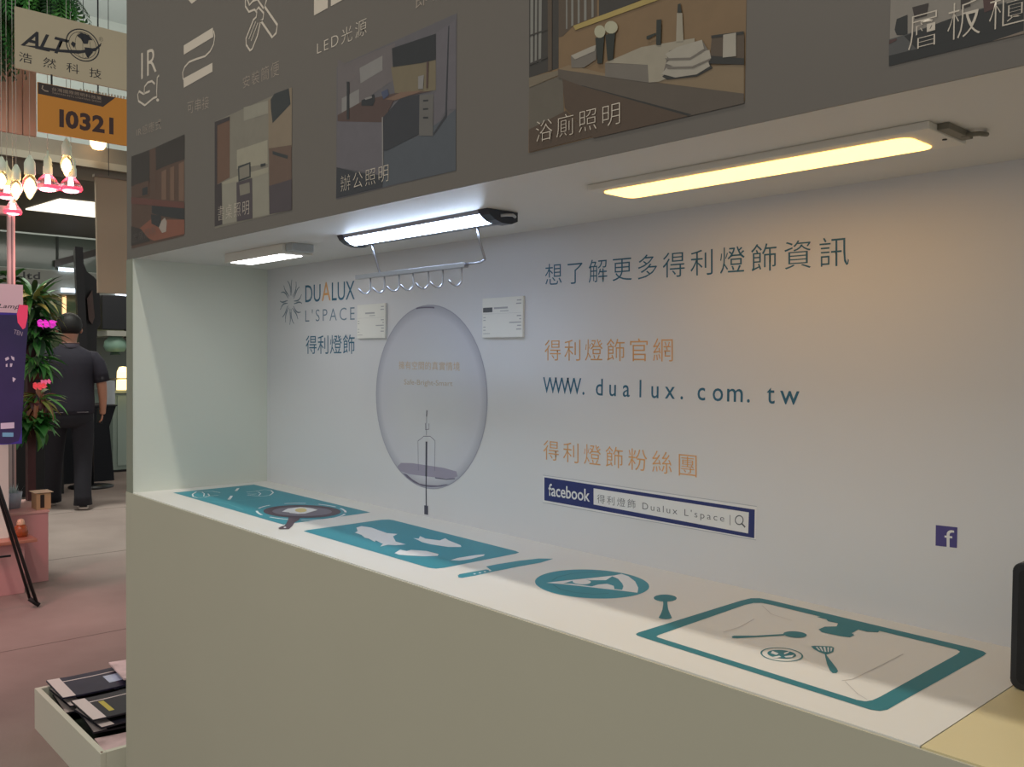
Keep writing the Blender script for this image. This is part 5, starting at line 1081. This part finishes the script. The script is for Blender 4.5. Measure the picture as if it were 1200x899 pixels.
# ---- far stands: X = -5.5 ... -10
BE = mat('warm_grey_fabric', (176, 158, 136), 0.7, noise=0.04, scale=3)
q = [(0.898,2.7733),(1.1557,2.8107),(0.9151,1.8764),(1.1347,1.8892)]
hb = thing('hanging_banner', (-4.6, q[0][0], q[2][1]), 'plain beige hanging banner beside the fascia edge', 'banner')
bm = bmesh.new(); add_prism(bm, [(q[2][0], q[2][1]), (q[3][0]+0.1, q[2][1]), (q[1][0]+0.1, q[0][1]), (q[0][0], q[0][1])], 0, -4.63, -4.6); obj('banner_sheet', bm, BE, hb)
obj('banner_bar', B((-4.64, -4.59, q[0][0]-0.01, q[1][0]+0.12, q[0][1], q[0][1]+0.02)), mat('banner_bar', (120, 108, 96), 0.5), hb)
for px, X in (((130, 207), -4.6),): obj('banner_cord', B((-4.617, -4.613, q[0][0]+0.1, q[0][0]+0.104, q[0][1]+0.02, 7.0)), BLACK, hb)

# canopy of the far stand with glowing ceiling panels
ca = thing('booth_canopy', (-7.5, 1.5, 2.9), 'dark canopy roof of the far stand with a white light panel', 'canopy')
z = 2.92
obj('canopy_slab', B((-9.6, -5.6, -0.6, 4.6, z, z+0.10)), mat('canopy_grey', (120, 112, 100), 0.6), ca)
bq2 = [(-7.6487,1.1542),(-6.7381,1.2329),(-6.6751,1.8595),(-7.6672,2.2023)]
bm = bmesh.new(); vs = [bm.verts.new((a, b, z-0.012)) for a, b in bq2] + [bm.verts.new((a, b, z-0.001)) for a, b in bq2]
for f in ((0, 1, 2, 3), (7, 6, 5, 4), (0, 4, 5, 1), (1, 5, 6, 2), (2, 6, 7, 3), (3, 7, 4, 0)): bm.faces.new([vs[i] for i in f])
bmesh.ops.recalc_face_normals(bm, faces=bm.faces[:])
obj('light_panel', bm, mat('white_light_panel', (255, 250, 235), 0.4, emit=(255, 246, 224), estr=1.6), ca)
obj('canopy_fascia', B((-5.6, -5.55, -0.6, 4.6, z-0.01, z+0.30)), mat('canopy_fascia', (112, 103, 90), 0.6), ca)
obj('canopy_beam', B((-5.55, -5.50, -0.6, 4.6, z+0.10, z+0.16)), mat('canopy_beam_cream', (150, 141, 124), 0.6), ca)
sl = [(1.1694,3.1845)][0]
sp3 = thing('track_spotlight', (-5.4, sl[0], sl[1]), 'glowing warm spotlight just below the orange sign', 'spotlight')
bm = bmesh.new(); add_lathe(bm, (0, 0, 0), [(0, -0.03), (0.045, -0.018), (0.062, 0.01), (0.066, 0.05), (0, 0.05)], 18); obj('glowing_lens', bm, mat('warm_spot_lens', (255, 220, 170), 0.4, emit=(255, 200, 130), estr=5.0), sp3, local=True, smooth=True)
bm = bmesh.new(); add_lathe(bm, (0, 0, 0.0505), [(0.068, 0), (0.05, 0.08), (0.02, 0.1), (0, 0.1)], 16); obj('spot_housing', bm, mat('spot_housing', (150, 132, 110), 0.4), sp3, local=True, smooth=True)
obj('spot_arm', B((-5.405, -5.395, sl[0]-0.005, sl[0]+0.005, sl[1]+0.14, 7.0)), BLACK, sp3)

# far partition with glass, letter band and shelf
XW = -9.6
fw = thing('glass_partition', (XW, 1.5, 1.6), 'grey-green glazed upper partition of the far stand', 'partition')
pz = [(1.9234,2.4541),(1.9224,2.1628),(1.443,3.1297),(1.9956,3.1947),(1.9237,2.562),(2.4579,2.7385)]
GG = mat('smoked_green_glass', (112, 124, 112), 0.15, coat=0.3)
py = [-0.6, [(1.994,2.6542)][0][0], 4.6]
obj('glass_pane', B((XW-0.02, XW, -0.6, py[1]-0.012, pz[0][1]+0.02, 2.9)), GG, fw)
obj('glass_pane', B((XW-0.02, XW, py[1]+0.012, 4.6, pz[0][1]+0.02, 2.9)), GG, fw)
obj('mullion', B((XW-0.02, XW+0.02, py[1]-0.0118, py[1]+0.0118, pz[0][1]+0.02, 2.9)), mat('mullion_dark', (70, 76, 70), 0.5), fw)
ps = [(1.9499,2.5066),(2.4422,2.6887),(2.4424,2.7772),(1.9501,2.5927)]
bm = bmesh.new(); add_prism(bm, ps, 0, XW+0.021, XW+0.06); obj('slanted_rail', bm, mat('slanted_rail', (84, 78, 74), 0.5), fw)
lb = thing('letter_band', (XW, 1.5, 1.75), 'light grey header band with black letters td on the far stand', 'sign')
obj('band_board', B((XW, XW+0.15, -0.6, 4.6, pz[1][1], pz[0][1])), mat('band_grey', (150, 152, 144), 0.6), lb)
text('band_lettering', 'ltd', (0, XW+0.15, 1), [(1.5648,2.4122),(1.7562,2.421),(1.7559,2.3311),(1.5644,2.3181)], BLACK, lb, 0.02, 1.1)
# strip windows of light
wn = [(1.9683,2.492),(2.1384,2.4944),(2.1383,2.4512),(1.9681,2.444)]
lw = thing('linear_lamp', (XW, 1.5, 1.8), 'short white linear lamp on the grey header band', 'lamp')
obj('lamp_tube', B((XW+0.151, XW+0.18, wn[0][0], wn[1][0], wn[2][1], wn[0][1])), mat('white_linear_glow', (240, 248, 255), 0.4, emit=(220, 236, 255), estr=2.5), lw)
obj('lamp_mount', B((XW+0.1502, XW+0.16, wn[0][0]-0.01, wn[1][0]+0.01, wn[0][1]+0.0005, wn[0][1]+0.01)), WPLAS, lw)
w2 = [(1.9873,2.237),(2.158,2.2421),(2.1578,2.1881),(1.9872,2.1782),(2.6483,2.2167),(2.8,2.2143),(2.7999,2.1246)]
lw2 = thing('linear_lamp', (XW, 1.5, 1.7), 'short white linear lamp under the grey header band, left of the black monitor', 'lamp')
obj('lamp_tube', B((XW+0.17, XW+0.21, w2[0][0], w2[1][0], w2[2][1], w2[0][1])), MATS['white_linear_glow'], lw2)
obj('lamp_mount', B((XW+0.1501, XW+0.1699, w2[0][0]+0.02, w2[1][0]-0.02, w2[2][1], w2[0][1])), WPLAS, lw2)
lw3 = thing('linear_lamp', (XW, 2.6, 1.7), 'white lamp shining above the wide black monitor at the booth edge', 'lamp')
obj('lamp_tube', B((XW+0.17, XW+0.21, w2[4][0], w2[5][0]+0.3, w2[6][1], w2[4][1])), MATS['white_linear_glow'], lw3)
obj('lamp_mount', B((XW+0.1501, XW+0.1699, w2[4][0]+0.02, w2[5][0]+0.2, w2[6][1], w2[4][1])), WPLAS, lw3)
# mural wall under the band
mu = thing('mural_wall', (XW, 1.5, 0), 'green and ochre striped lower wall of the far stand behind the man', 'wall')
def mural():
    m = bpy.data.materials.new('striped_mural'); m.use_nodes = True; nt = m.node_tree; b = nt.nodes['Principled BSDF']
    tc = nt.nodes.new('ShaderNodeTexCoord'); mp = nt.nodes.new('ShaderNodeMapping'); mp.inputs['Scale'].default_value = (1, 0.6, 5)
    n = nt.nodes.new('ShaderNodeTexNoise'); n.inputs['Scale'].default_value = 1.6; r = nt.nodes.new('ShaderNodeValToRGB')
    r.color_ramp.elements[0].color = (*lin((74, 92, 62)), 1); r.color_ramp.elements[0].position = 0.4
    r.color_ramp.elements[1].color = (*lin((134, 132, 100)), 1); r.color_ramp.elements[1].position = 0.6
    nt.links.new(tc.outputs['Object'], mp.inputs[0]); nt.links.new(mp.outputs[0], n.inputs['Vector']); nt.links.new(n.outputs['Fac'], r.inputs[0]); nt.links.new(r.outputs[0], b.inputs['Base Color'])
    b.inputs['Roughness'].default_value = 0.6
    return m
zq = [(1.9189,1.0805)][0][1]
obj('mural_panel', B((XW, XW+0.02, -0.6, 4.6, zq, pz[1][1])), mural(), mu)
obj('dark_base_panel', B((XW, XW+0.025, -0.6, 4.6, 0, zq)), mat('dark_base', (52, 50, 54), 0.5), mu)
ws = [(2.035,2.1643),(2.0955,2.1678),(2.0943,1.7338)]
wsl = thing('wall_washer', (XW+0.03, ws[0][0], ws[2][1]), 'thin warm glowing wall lamp above the man', 'lamp')
obj('lamp_strip', B((XW+0.03, XW+0.05, ws[0][0]+0.01, ws[1][0]-0.01, ws[2][1], ws[0][1]-0.02)), mat('warm_strip_glow', (255, 220, 170), 0.4, emit=(255, 200, 140), estr=1.2), wsl)
obj('lamp_back', B((XW+0.021, XW+0.03, ws[0][0], ws[1][0], ws[2][1]-0.02, ws[0][1])), mat('pale_backplate', (180, 170, 150), 0.5), wsl)

# monitor seen from its edge, on a black stand
mq = [(1.4986,2.4901),(1.5735,2.4881),(1.6065,2.2688),(1.6995,2.213),(1.7419,2.0812),(1.7412,1.7212),(1.7238,1.5856),(1.7229,1.18),(1.6039,1.1804),(1.5703,1.2252),(1.5377,1.5365)]
mo = thing('monitor_on_stand', (-7.2, mq[9][0], 0), 'black monitor seen edge-on, on a stand behind the man', 'monitor')
def turn(bm):
    for v in bm.verts: v.co.y += -0.262*(v.co.x+7.2)
sc_ = [(1.4986,2.4901),(1.5735,2.4881),(1.6132,1.5381),(1.6039,1.1804),(1.5451,1.1807)]
bm = bmesh.new(); add_prism(bm, sc_, 0, -7.45, -6.95); turn(bm); obj('screen_slab', bm, mat('monitor_black', (34, 28, 32), 0.35), mo)
bk = [(1.5815,2.338),(1.6149,2.2516),(1.6824,2.2029),(1.725,2.152),(1.7417,1.9733),(1.7498,1.7215),(1.7154,1.6663),(1.6972,1.1801),(1.6081,1.1804),(1.6132,1.5381),(1.581,2.1604)]
bm = bmesh.new(); add_prism(bm, bk, 0, -7.38, -7.02); turn(bm); obj('screen_housing', bm, mat('monitor_back_black', (30, 26, 30), 0.4), mo)
ed = [(1.6139,1.9709),(1.6639,2.0609),(1.6884,1.7823),(1.6632,1.7113),(1.63,1.7538)]
bm = bmesh.new(); add_prism(bm, ed, 0, -7.01, -6.97); turn(bm); obj('mounting_bracket', bm, mat('bracket_brown', (92, 72, 68), 0.5), mo)
bm = bmesh.new(); add_tube(bm, [(-7.2, bk[7][0]-0.04, bk[7][1]), (-7.2, bk[7][0]-0.04, 0.03)], 0.03, 12); obj('stand_pole', bm, BLACK, mo, smooth=True)
bm = bmesh.new(); add_lathe(bm, (-7.2, bk[7][0]-0.04, 0), [(0, 0), (0.22, 0), (0.22, 0.015), (0.05, 0.03), (0, 0.03)], 24); obj('stand_base', bm, BLACK, mo, smooth=True)
# wide black monitor at the booth edge and the white counter with lamps below
w = [(2.1272,2.1065),(2.3113,2.1118),(2.4397,2.0833),(2.4392,1.7101),(2.1264,1.7005)]
mw = thing('wide_monitor', (-8.3, w[0][0], w[3][1]), 'wide black monitor above the white counter, half hidden by the booth', 'monitor')
bm = bmesh.new(); add_prism(bm, [w[0], w[1], (w[2][0]+0.3, w[2][1]), (w[3][0]+0.3, w[3][1]), w[4]], 0, -8.5, -8.3); obj('monitor_housing', bm, mat('monitor_black2', (30, 30, 34), 0.4), mw, bevel=0.008)
bm = bmesh.new(); add_tube(bm, [(-8.4, w[3][0], w[3][1]-0.0), (-8.4, w[3][0], w[3][1]-0.1)], 0.03); obj('monitor_foot', bm, BLACK, mw)
c = [(2.1632,1.6869),(2.5434,1.6982),(2.5433,1.6245),(2.163,1.615)]
sh = thing('display_shelf', (-8.7, c[0][0], c[2][1]), 'pale shelf board under the wide monitor', 'shelf')
obj('shelf_board', B((-9.4, -8.25, c[0][0], c[1][0]+0.4, c[2][1], c[0][1])), mat('pale_shelf', (170, 170, 160), 0.5), sh)
obj('shelf_upright', B((-9.4, -9.36, c[0][0]+0.02, c[1][0]+0.4, 0.0, c[2][1])), mat('shelf_back_grey', (120, 126, 122), 0.6), sh)
for i, (px, lab) in enumerate(((([(2.2358,1.5939)][0]), 'left small chrome spotlight hanging under the pale shelf'), (([(2.2947,1.5953)][0]), 'right small chrome spotlight hanging under the pale shelf'))):
    t = thing('shelf_spotlight', (-8.4, px[0], px[1]), lab, 'spotlight')
    bm = bmesh.new(); add_lathe(bm, (0, 0, -0.13), [(0, 0), (0.026, 0.0), (0.034, 0.05), (0.022, 0.10), (0, 0.11)], 14); obj('spot_head', bm, CHROME, t, local=True, smooth=True)
    bm = bmesh.new(); add_tube(bm, [(0, 0, -0.02), (0, 0, 0.01)], 0.006); obj('spot_stem', bm, CHROME, t, local=True)
ld = [(2.3254,1.432),(2.3248,0.987),(2.2081,0.9887),(2.4433,0.9852),(2.3256,1.5633),(2.3252,1.2703)]
ln = thing('tiered_lantern', (-8.2, ld[0][0], ld[1][1]), 'glowing two-tier paper lantern at the booth edge', 'lantern')
r = (ld[3][0]-ld[0][0])*0.62; hh = ld[5][1]-ld[1][1]
GLOW = mat('lantern_glow', (255, 240, 190), 0.5, emit=(255, 226, 150), estr=2.2)
bm = bmesh.new(); add_lathe(bm, (0, 0, 0), [(0, 0.0), (r, 0.0), (r*0.96, hh*0.40), (r*0.85, hh*0.44), (0, hh*0.44)], 24); obj('lower_shade', bm, GLOW, ln, local=True, smooth=False)
bm = bmesh.new(); add_lathe(bm, (0, 0, hh*0.50), [(0, 0.0), (r*0.92, 0.0), (r*0.88, hh*0.26), (r*0.55, hh*0.46), (0, hh*0.48)], 24); obj('upper_shade', bm, GLOW, ln, local=True, smooth=False)
bm = bmesh.new(); add_tube(bm, [(0.02, -0.62, hh*0.52), (0.02, -0.2, hh*0.46), (0.01, r*0.9, hh*0.47)], 0.008); obj('cable_loop', bm, BLACK, ln, local=True, smooth=True)
gt = thing('green_globe_vase', (-8.4, ld[0][0]-0.02, ld[0][1]), 'pale green rounded shade above the glowing lantern', 'shade')
bm = bmesh.new(); add_lathe(bm, (0, 0, 0.0), [(0, 0), (0.10, 0.01), (0.13, 0.07), (0.12, 0.13), (0.07, 0.19), (0, 0.21)], 20); obj('glass_shade', bm, mat('pale_jade', (140, 176, 158), 0.4), gt, local=True, smooth=True)
bm = bmesh.new(); add_lathe(bm, (0, 0, -0.03), [(0, 0), (0.06, 0), (0.05, 0.03), (0, 0.032)], 16); obj('shade_base', bm, mat('dark_jade', (60, 84, 74), 0.5), gt, local=True, smooth=True)
cb_ = [(2.2439,0.9766),(2.4209,0.9738),(2.2425,0.0954),(2.4198,0.0827)]
cab = thing('display_cabinet', (-8.5, cb_[0][0], 0), 'pale grey-green cabinet under the glowing lantern', 'cabinet')
obj('cabinet_body', B((-9.3, -8.3, cb_[0][0], cb_[1][0]+0.4, 0.03, cb_[0][1]-0.03)), mat('pale_sage_panel', (156, 172, 162), 0.5), cab)
obj('cabinet_door', B((-8.3, -8.285, cb_[0][0]+0.05, cb_[1][0]+0.3, 0.08, cb_[0][1]-0.06)), mat('pale_sage_door', (166, 182, 172), 0.45), cab)
obj('cabinet_top', B((-9.3, -8.25, cb_[0][0]-0.02, cb_[1][0]+0.4, cb_[0][1]-0.0298, cb_[0][1])), mat('cabinet_top', (140, 150, 144), 0.4), cab)
obj('cabinet_plinth', B((-9.25, -8.35, cb_[0][0]+0.02, cb_[1][0]+0.4, 0.0, 0.0298)), BLACK, cab)
# white roll standing beside the cabinet on a dark draped table
tq = [(1.7237,0.8372),(2.0468,0.8285),(2.0273,0.1425),(1.7045,0.1663),(1.9552,0.6035)]
tb = thing('draped_table', (-7.7, tq[0][0], 0), 'table draped in black cloth right of the man', 'table')
bm = bmesh.new(); add_prism(bm, [(tq[0][0]-0.3, 0.0), (tq[2][0], 0.0), (tq[4][0]+0.02, tq[4][1]), (tq[1][0], tq[1][1]), (tq[0][0]-0.3, tq[1][1])], 0, -8.1, -7.6); obj('table_cloth', bm, mat('black_cloth', (26, 28, 36), 0.8), tb)
obj('table_board', B((-8.12, -7.58, tq[0][0]-0.32, tq[1][0]+0.01, tq[1][1], tq[1][1]+0.015)), mat('table_board_black', (34, 34, 40), 0.6), tb)
rl_ = [(2.0394,1.1097),(2.0389,0.8296),(1.9749,1.1102),(2.0951,1.1093)]
ro = thing('paper_roll', (-7.8, rl_[0][0], tq[1][1]+0.015), 'white roll standing on the black draped table', 'roll')
rr_ = (rl_[3][0]-rl_[2][0])/2
bm = bmesh.new(); add_lathe(bm, (0, 0, 0), [(0, 0), (rr_, 0), (rr_, 0.26), (rr_*0.5, 0.262), (rr_*0.5, 0.25), (0, 0.25)], 22); obj('roll_body', bm, mat('roll_white', (196, 200, 206), 0.5), ro, local=True, smooth=False)
bm = bmesh.new(); add_lathe(bm, (0, 0, 0.2505), [(0, 0), (rr_*0.45, 0), (rr_*0.45, 0.004), (0, 0.004)], 16); obj('roll_core', bm, mat('roll_core', (90, 80, 74), 0.6), ro, local=True)
# dark counter left of the man
dk = [(0.9624,0.6885),(1.208,0.678),(1.2064,0.1672)]
dd = thing('dark_counter', (-7.0, dk[0][0], 0), 'low black counter behind the flower column', 'counter')
obj('counter_body', B((-7.6, -6.9, dk[0][0]-0.5, dk[1][0]+0.1, 0, dk[0][1]-0.02)), mat('black_counter_body', (30, 28, 30), 0.5), dd)
obj('counter_top', B((-7.62, -6.88, dk[0][0]-0.5, dk[1][0]+0.11, dk[0][1]-0.0198, dk[0][1])), mat('black_counter_top', (44, 42, 44), 0.4), dd)

# ---- the man
def person():
    X, Y = -5.84, 1.06
    t = thing('person', (X, Y, 0), 'person seen from behind, black short-sleeved shirt, black trousers, white-soled shoes', 'person')
    # local frame: he faces along -X and slightly +Y; s = to his right (+Y), f = forward
    f = Vector((-0.97, 0.24, 0)); s = Vector((0.24, 0.97, 0)); u = Vector((0, 0, 1))
    def P(a, b, c): return s*a + f*b + u*c          # a to his right, b forward, c up
    SK = mat('skin', (196, 140, 116), 0.5); SH = mat('black_shirt', (36, 32, 44), 0.85, noise=0.15, scale=25, bump=0.2)
    TR = mat('black_trousers', (32, 30, 38), 0.85, noise=0.15, scale=25, bump=0.2); HR = mat('black_hair', (22, 18, 18), 0.6, noise=0.3, scale=80, bump=0.4)
    V = [P(0,0,0.98), P(0,0.0,1.12), P(0,-0.02,1.28), P(0,-0.02,1.40), P(0,-0.015,1.475), P(0,0.0,1.52), P(0,0.025,1.585), P(0,0.03,1.645), P(0,0.025,1.69)]
    Rr = [(0.12,0.09), (0.11,0.09), (0.125,0.095), (0.10,0.07), (0.06,0.055), (0.062,0.062), (0.085,0.095), (0.092,0.105), (0.066,0.076)]
    E = [(i, i+1) for i in range(8)]
    def chain(base, pts, rad):
        k = base
        for p, r in zip(pts, rad):
            V.append(p); Rr.append(r); E.append((k, len(V)-1)); k = len(V)-1
        return k
    R_ARM = [P(0.165,-0.012,1.360), P(0.235,-0.018,1.26), P(0.265,-0.01,1.12), P(0.275,0.03,0.98), P(0.275,0.065,0.885)]
    L_ARM = [P(-0.165,-0.012,1.360), P(-0.23,-0.018,1.26), P(-0.255,0.02,1.13), P(-0.22,0.14,1.04), P(-0.19,0.20,0.98)]
    rh = chain(3, R_ARM + [P(0.272,0.08,0.845)], [0.046, 0.050, 0.046, 0.038, 0.028, (0.024,0.034)])
    lh = chain(3, L_ARM + [P(-0.175,0.23,0.95)], [0.046, 0.050, 0.046, 0.038, 0.028, (0.024,0.034)])
    chain(0, [P(0.09,0.0,0.90), P(0.105,0.02,0.72), P(0.11,0.02,0.50), P(0.10,-0.02,0.28), P(0.10,-0.04,0.10), P(0.11,0.03,0.05), P(0.115,0.13,0.038)], [0.10, 0.085, 0.06, 0.052, 0.038, 0.038, 0.028])
    chain(0, [P(-0.09,0.0,0.90), P(-0.11,0.10,0.72), P(-0.12,0.17,0.50), P(-0.125,0.27,0.29), P(-0.13,0.33,0.11), P(-0.135,0.40,0.05), P(-0.14,0.50,0.038)], [0.10, 0.085, 0.06, 0.052, 0.038, 0.038, 0.028])
    skin('body', V, E, Rr, SK, t, 2).matrix_parent_inverse = Matrix.Identity(4)
    def loc(o):  # body parts are authored about the person's base
        return o
    # fingers
    for hand, (hx, hy, hz), sgn in (('r', (0.272, 0.085, 0.83), 1), ('l', (-0.172, 0.235, 0.935), -1)):
        for i in range(4):
            yo = 0.03-0.02*i
            pts = [P(hx, hy+yo*0.6, hz+0.015), P(hx-0.004*sgn, hy+yo, hz-0.02), P(hx-0.012*sgn, hy+yo+0.006, hz-0.045+0.004*abs(i-1)), P(hx-0.026*sgn, hy+yo+0.008, hz-0.058+0.006*abs(i-1))]
            skin('finger', pts, [(0,1),(1,2),(2,3)], [0.0095,0.009,0.0085,0.007], SK, t, 1)
        pts = [P(hx-0.005*sgn, hy+0.02, hz+0.035), P(hx-0.022*sgn, hy+0.045, hz+0.01), P(hx-0.03*sgn, hy+0.05, hz-0.022)]
        skin('thumb', pts, [(0,1),(1,2)], [0.012,0.010,0.008], SK, t, 1)
    # ears, nose
    for a in (-1, 1):
        skin('ear', [P(0.090*a,0.03,1.635), P(0.100*a,0.022,1.615), P(0.092*a,0.032,1.585)], [(0,1),(1,2)], [0.012,0.014,0.009], SK, t, 1)
    skin('nose', [P(0,0.115,1.64), P(0,0.135,1.605), P(0,0.125,1.592)], [(0,1),(1,2)], [0.010,0.015,0.010], SK, t, 1)
    skin('hair', [P(0,-0.035,1.565), P(0,-0.012,1.635), P(0,0.008,1.685), P(0,0.035,1.705), P(0,0.085,1.70)], [(0,1),(1,2),(2,3),(3,4)], [(0.082,0.07),(0.118,0.105),(0.116,0.108),(0.09,0.09),(0.055,0.035)], HR, t, 2)
    # clothes: lofted shells round the body
    def loft(bm, rings, n=24):
        """rings: (centre, half width across him, half depth)"""
        R_ = []
        for c, hw, hd in rings:
            R_.append([bm.verts.new(c + s*(hw*math.cos(2*math.pi*k/n)) + f*(hd*math.sin(2*math.pi*k/n))) for k in range(n)])
        for i in range(len(R_)-1):
            for k in range(n): bm.faces.new((R_[i][k], R_[i][(k+1)%n], R_[i+1][(k+1)%n], R_[i+1][k]))
        bm.faces.new(R_[0][::-1]); bm.faces.new(R_[-1])
    bm = bmesh.new()
    loft(bm, [(P(0,0,0.865), 0.200, 0.148), (P(0,0,0.90), 0.206, 0.152), (P(0,0,1.00), 0.204, 0.150), (P(0,0,1.10), 0.200, 0.145), (P(0,-0.005,1.20), 0.206, 0.142),
              (P(0,-0.01,1.30), 0.218, 0.138), (P(0,-0.012,1.36), 0.216, 0.128), (P(0,-0.014,1.405), 0.195, 0.110), (P(0,-0.014,1.435), 0.155, 0.092), (P(0,-0.014,1.46), 0.105, 0.078), (P(0,-0.013,1.475), 0.080, 0.070)])
    for a in (1, -1):
        add_tube(bm, [P(0.13*a,-0.012,1.375), P(0.185*a,-0.012,1.365), P(0.222*a,-0.014,1.31), P(0.247*a,-0.016,1.23), P(0.262*a,-0.014,1.15)], [0.060, 0.070, 0.073, 0.070, 0.068], 16)
    obj('shirt', bm, SH, t, local=True, smooth=True)
    bm = bmesh.new(); add_lathe(bm, P(0,-0.012,1.455), [(0.090, 0), (0.088, 0.01), (0.078, 0.045), (0.072, 0.045), (0.072, 0.0)], 20)
    obj('collar', bm, mat('shirt_collar', (58, 50, 62), 0.8), t, local=True, smooth=True)
    bm = bmesh.new(); add_lathe(bm, P(0,-0.012,1.4955), [(0.0815, 0), (0.0825, 0.003), (0.0785, 0.005)], 20); obj('collar_stripe', bm, mat('collar_stripe', (150, 110, 104), 0.7), t, local=True, smooth=True)
    bm = bmesh.new()
    loft(bm, [(P(0,0,0.955), 0.185, 0.135), (P(0,0,0.90), 0.190, 0.140), (P(0,0,0.84), 0.196, 0.145), (P(0,0.01,0.78), 0.190, 0.135), (P(0,0.02,0.74), 0.165, 0.10)])
    add_tube(bm, [P(0.095,0,0.86), P(0.105,0.01,0.74), P(0.110,0.02,0.58), P(0.108,0.01,0.42), P(0.104,-0.015,0.26), P(0.104,-0.03,0.12), P(0.105,-0.03,0.045)], [0.098, 0.096, 0.084, 0.076, 0.072, 0.072, 0.078], 18)
    add_tube(bm, [P(-0.095,0.01,0.86), P(-0.108,0.07,0.74), P(-0.116,0.14,0.58), P(-0.122,0.20,0.42), P(-0.127,0.275,0.26), P(-0.131,0.325,0.12), P(-0.133,0.34,0.045)], [0.098, 0.096, 0.084, 0.076, 0.072, 0.072, 0.078], 18)
    obj('trousers', bm, TR, t, local=True, smooth=True)
    for a, b in ((0.108, -0.03), (-0.135, 0.345)):
        skin('shoe', [P(a,b-0.035,0.045), P(a,b+0.05,0.048), P(a,b+0.14,0.038), P(a,b+0.19,0.032)], [(0,1),(1,2),(2,3)], [(0.042,0.040),(0.044,0.042),(0.046,0.032),(0.034,0.024)], mat('shoe_black', (36,34,38), 0.6), t, 1)
        skin('shoe_sole', [P(a,b-0.05,0.016), P(a,b+0.05,0.016), P(a,b+0.15,0.016), P(a,b+0.20,0.016)], [(0,1),(1,2),(2,3)], [(0.046,0.016),(0.048,0.016),(0.052,0.016),(0.036,0.016)], mat('shoe_sole_white', (214,196,186), 0.6), t, 1)
    for a in (-0.10, 0.10):
        bm = bmesh.new(); add_box(bm, -0.045, 0.045, -0.002, 0.002, -0.002, 0.002)
        bmesh.ops.transform(bm, matrix=Matrix((s, f, u)).transposed().to_4x4(), verts=bm.verts[:])
        bmesh.ops.translate(bm, vec=P(a, -0.150, 0.885), verts=bm.verts[:]); obj('pocket_seam', bm, mat('pocket_seam', (120, 110, 116), 0.6), t, local=True)
    # phone in the right hand
    p = thing('mobile_phone', Vector((X, Y, 0))+P(0.252, 0.105, 0.835), "dark mobile phone in the man's right hand", 'phone')
    obj('phone_body', B((-0.035, 0.035, -0.006, 0.006, -0.07, 0.07)), BLACK, p, local=True, bevel=0.003)
    obj('phone_screen', B((-0.031, 0.031, -0.0068, -0.0061, -0.064, 0.064)), mat('phone_glass', (14,14,18), 0.1), p, local=True)
    p.rotation_euler = (0, 0, 0.24)
    return t
man = person()
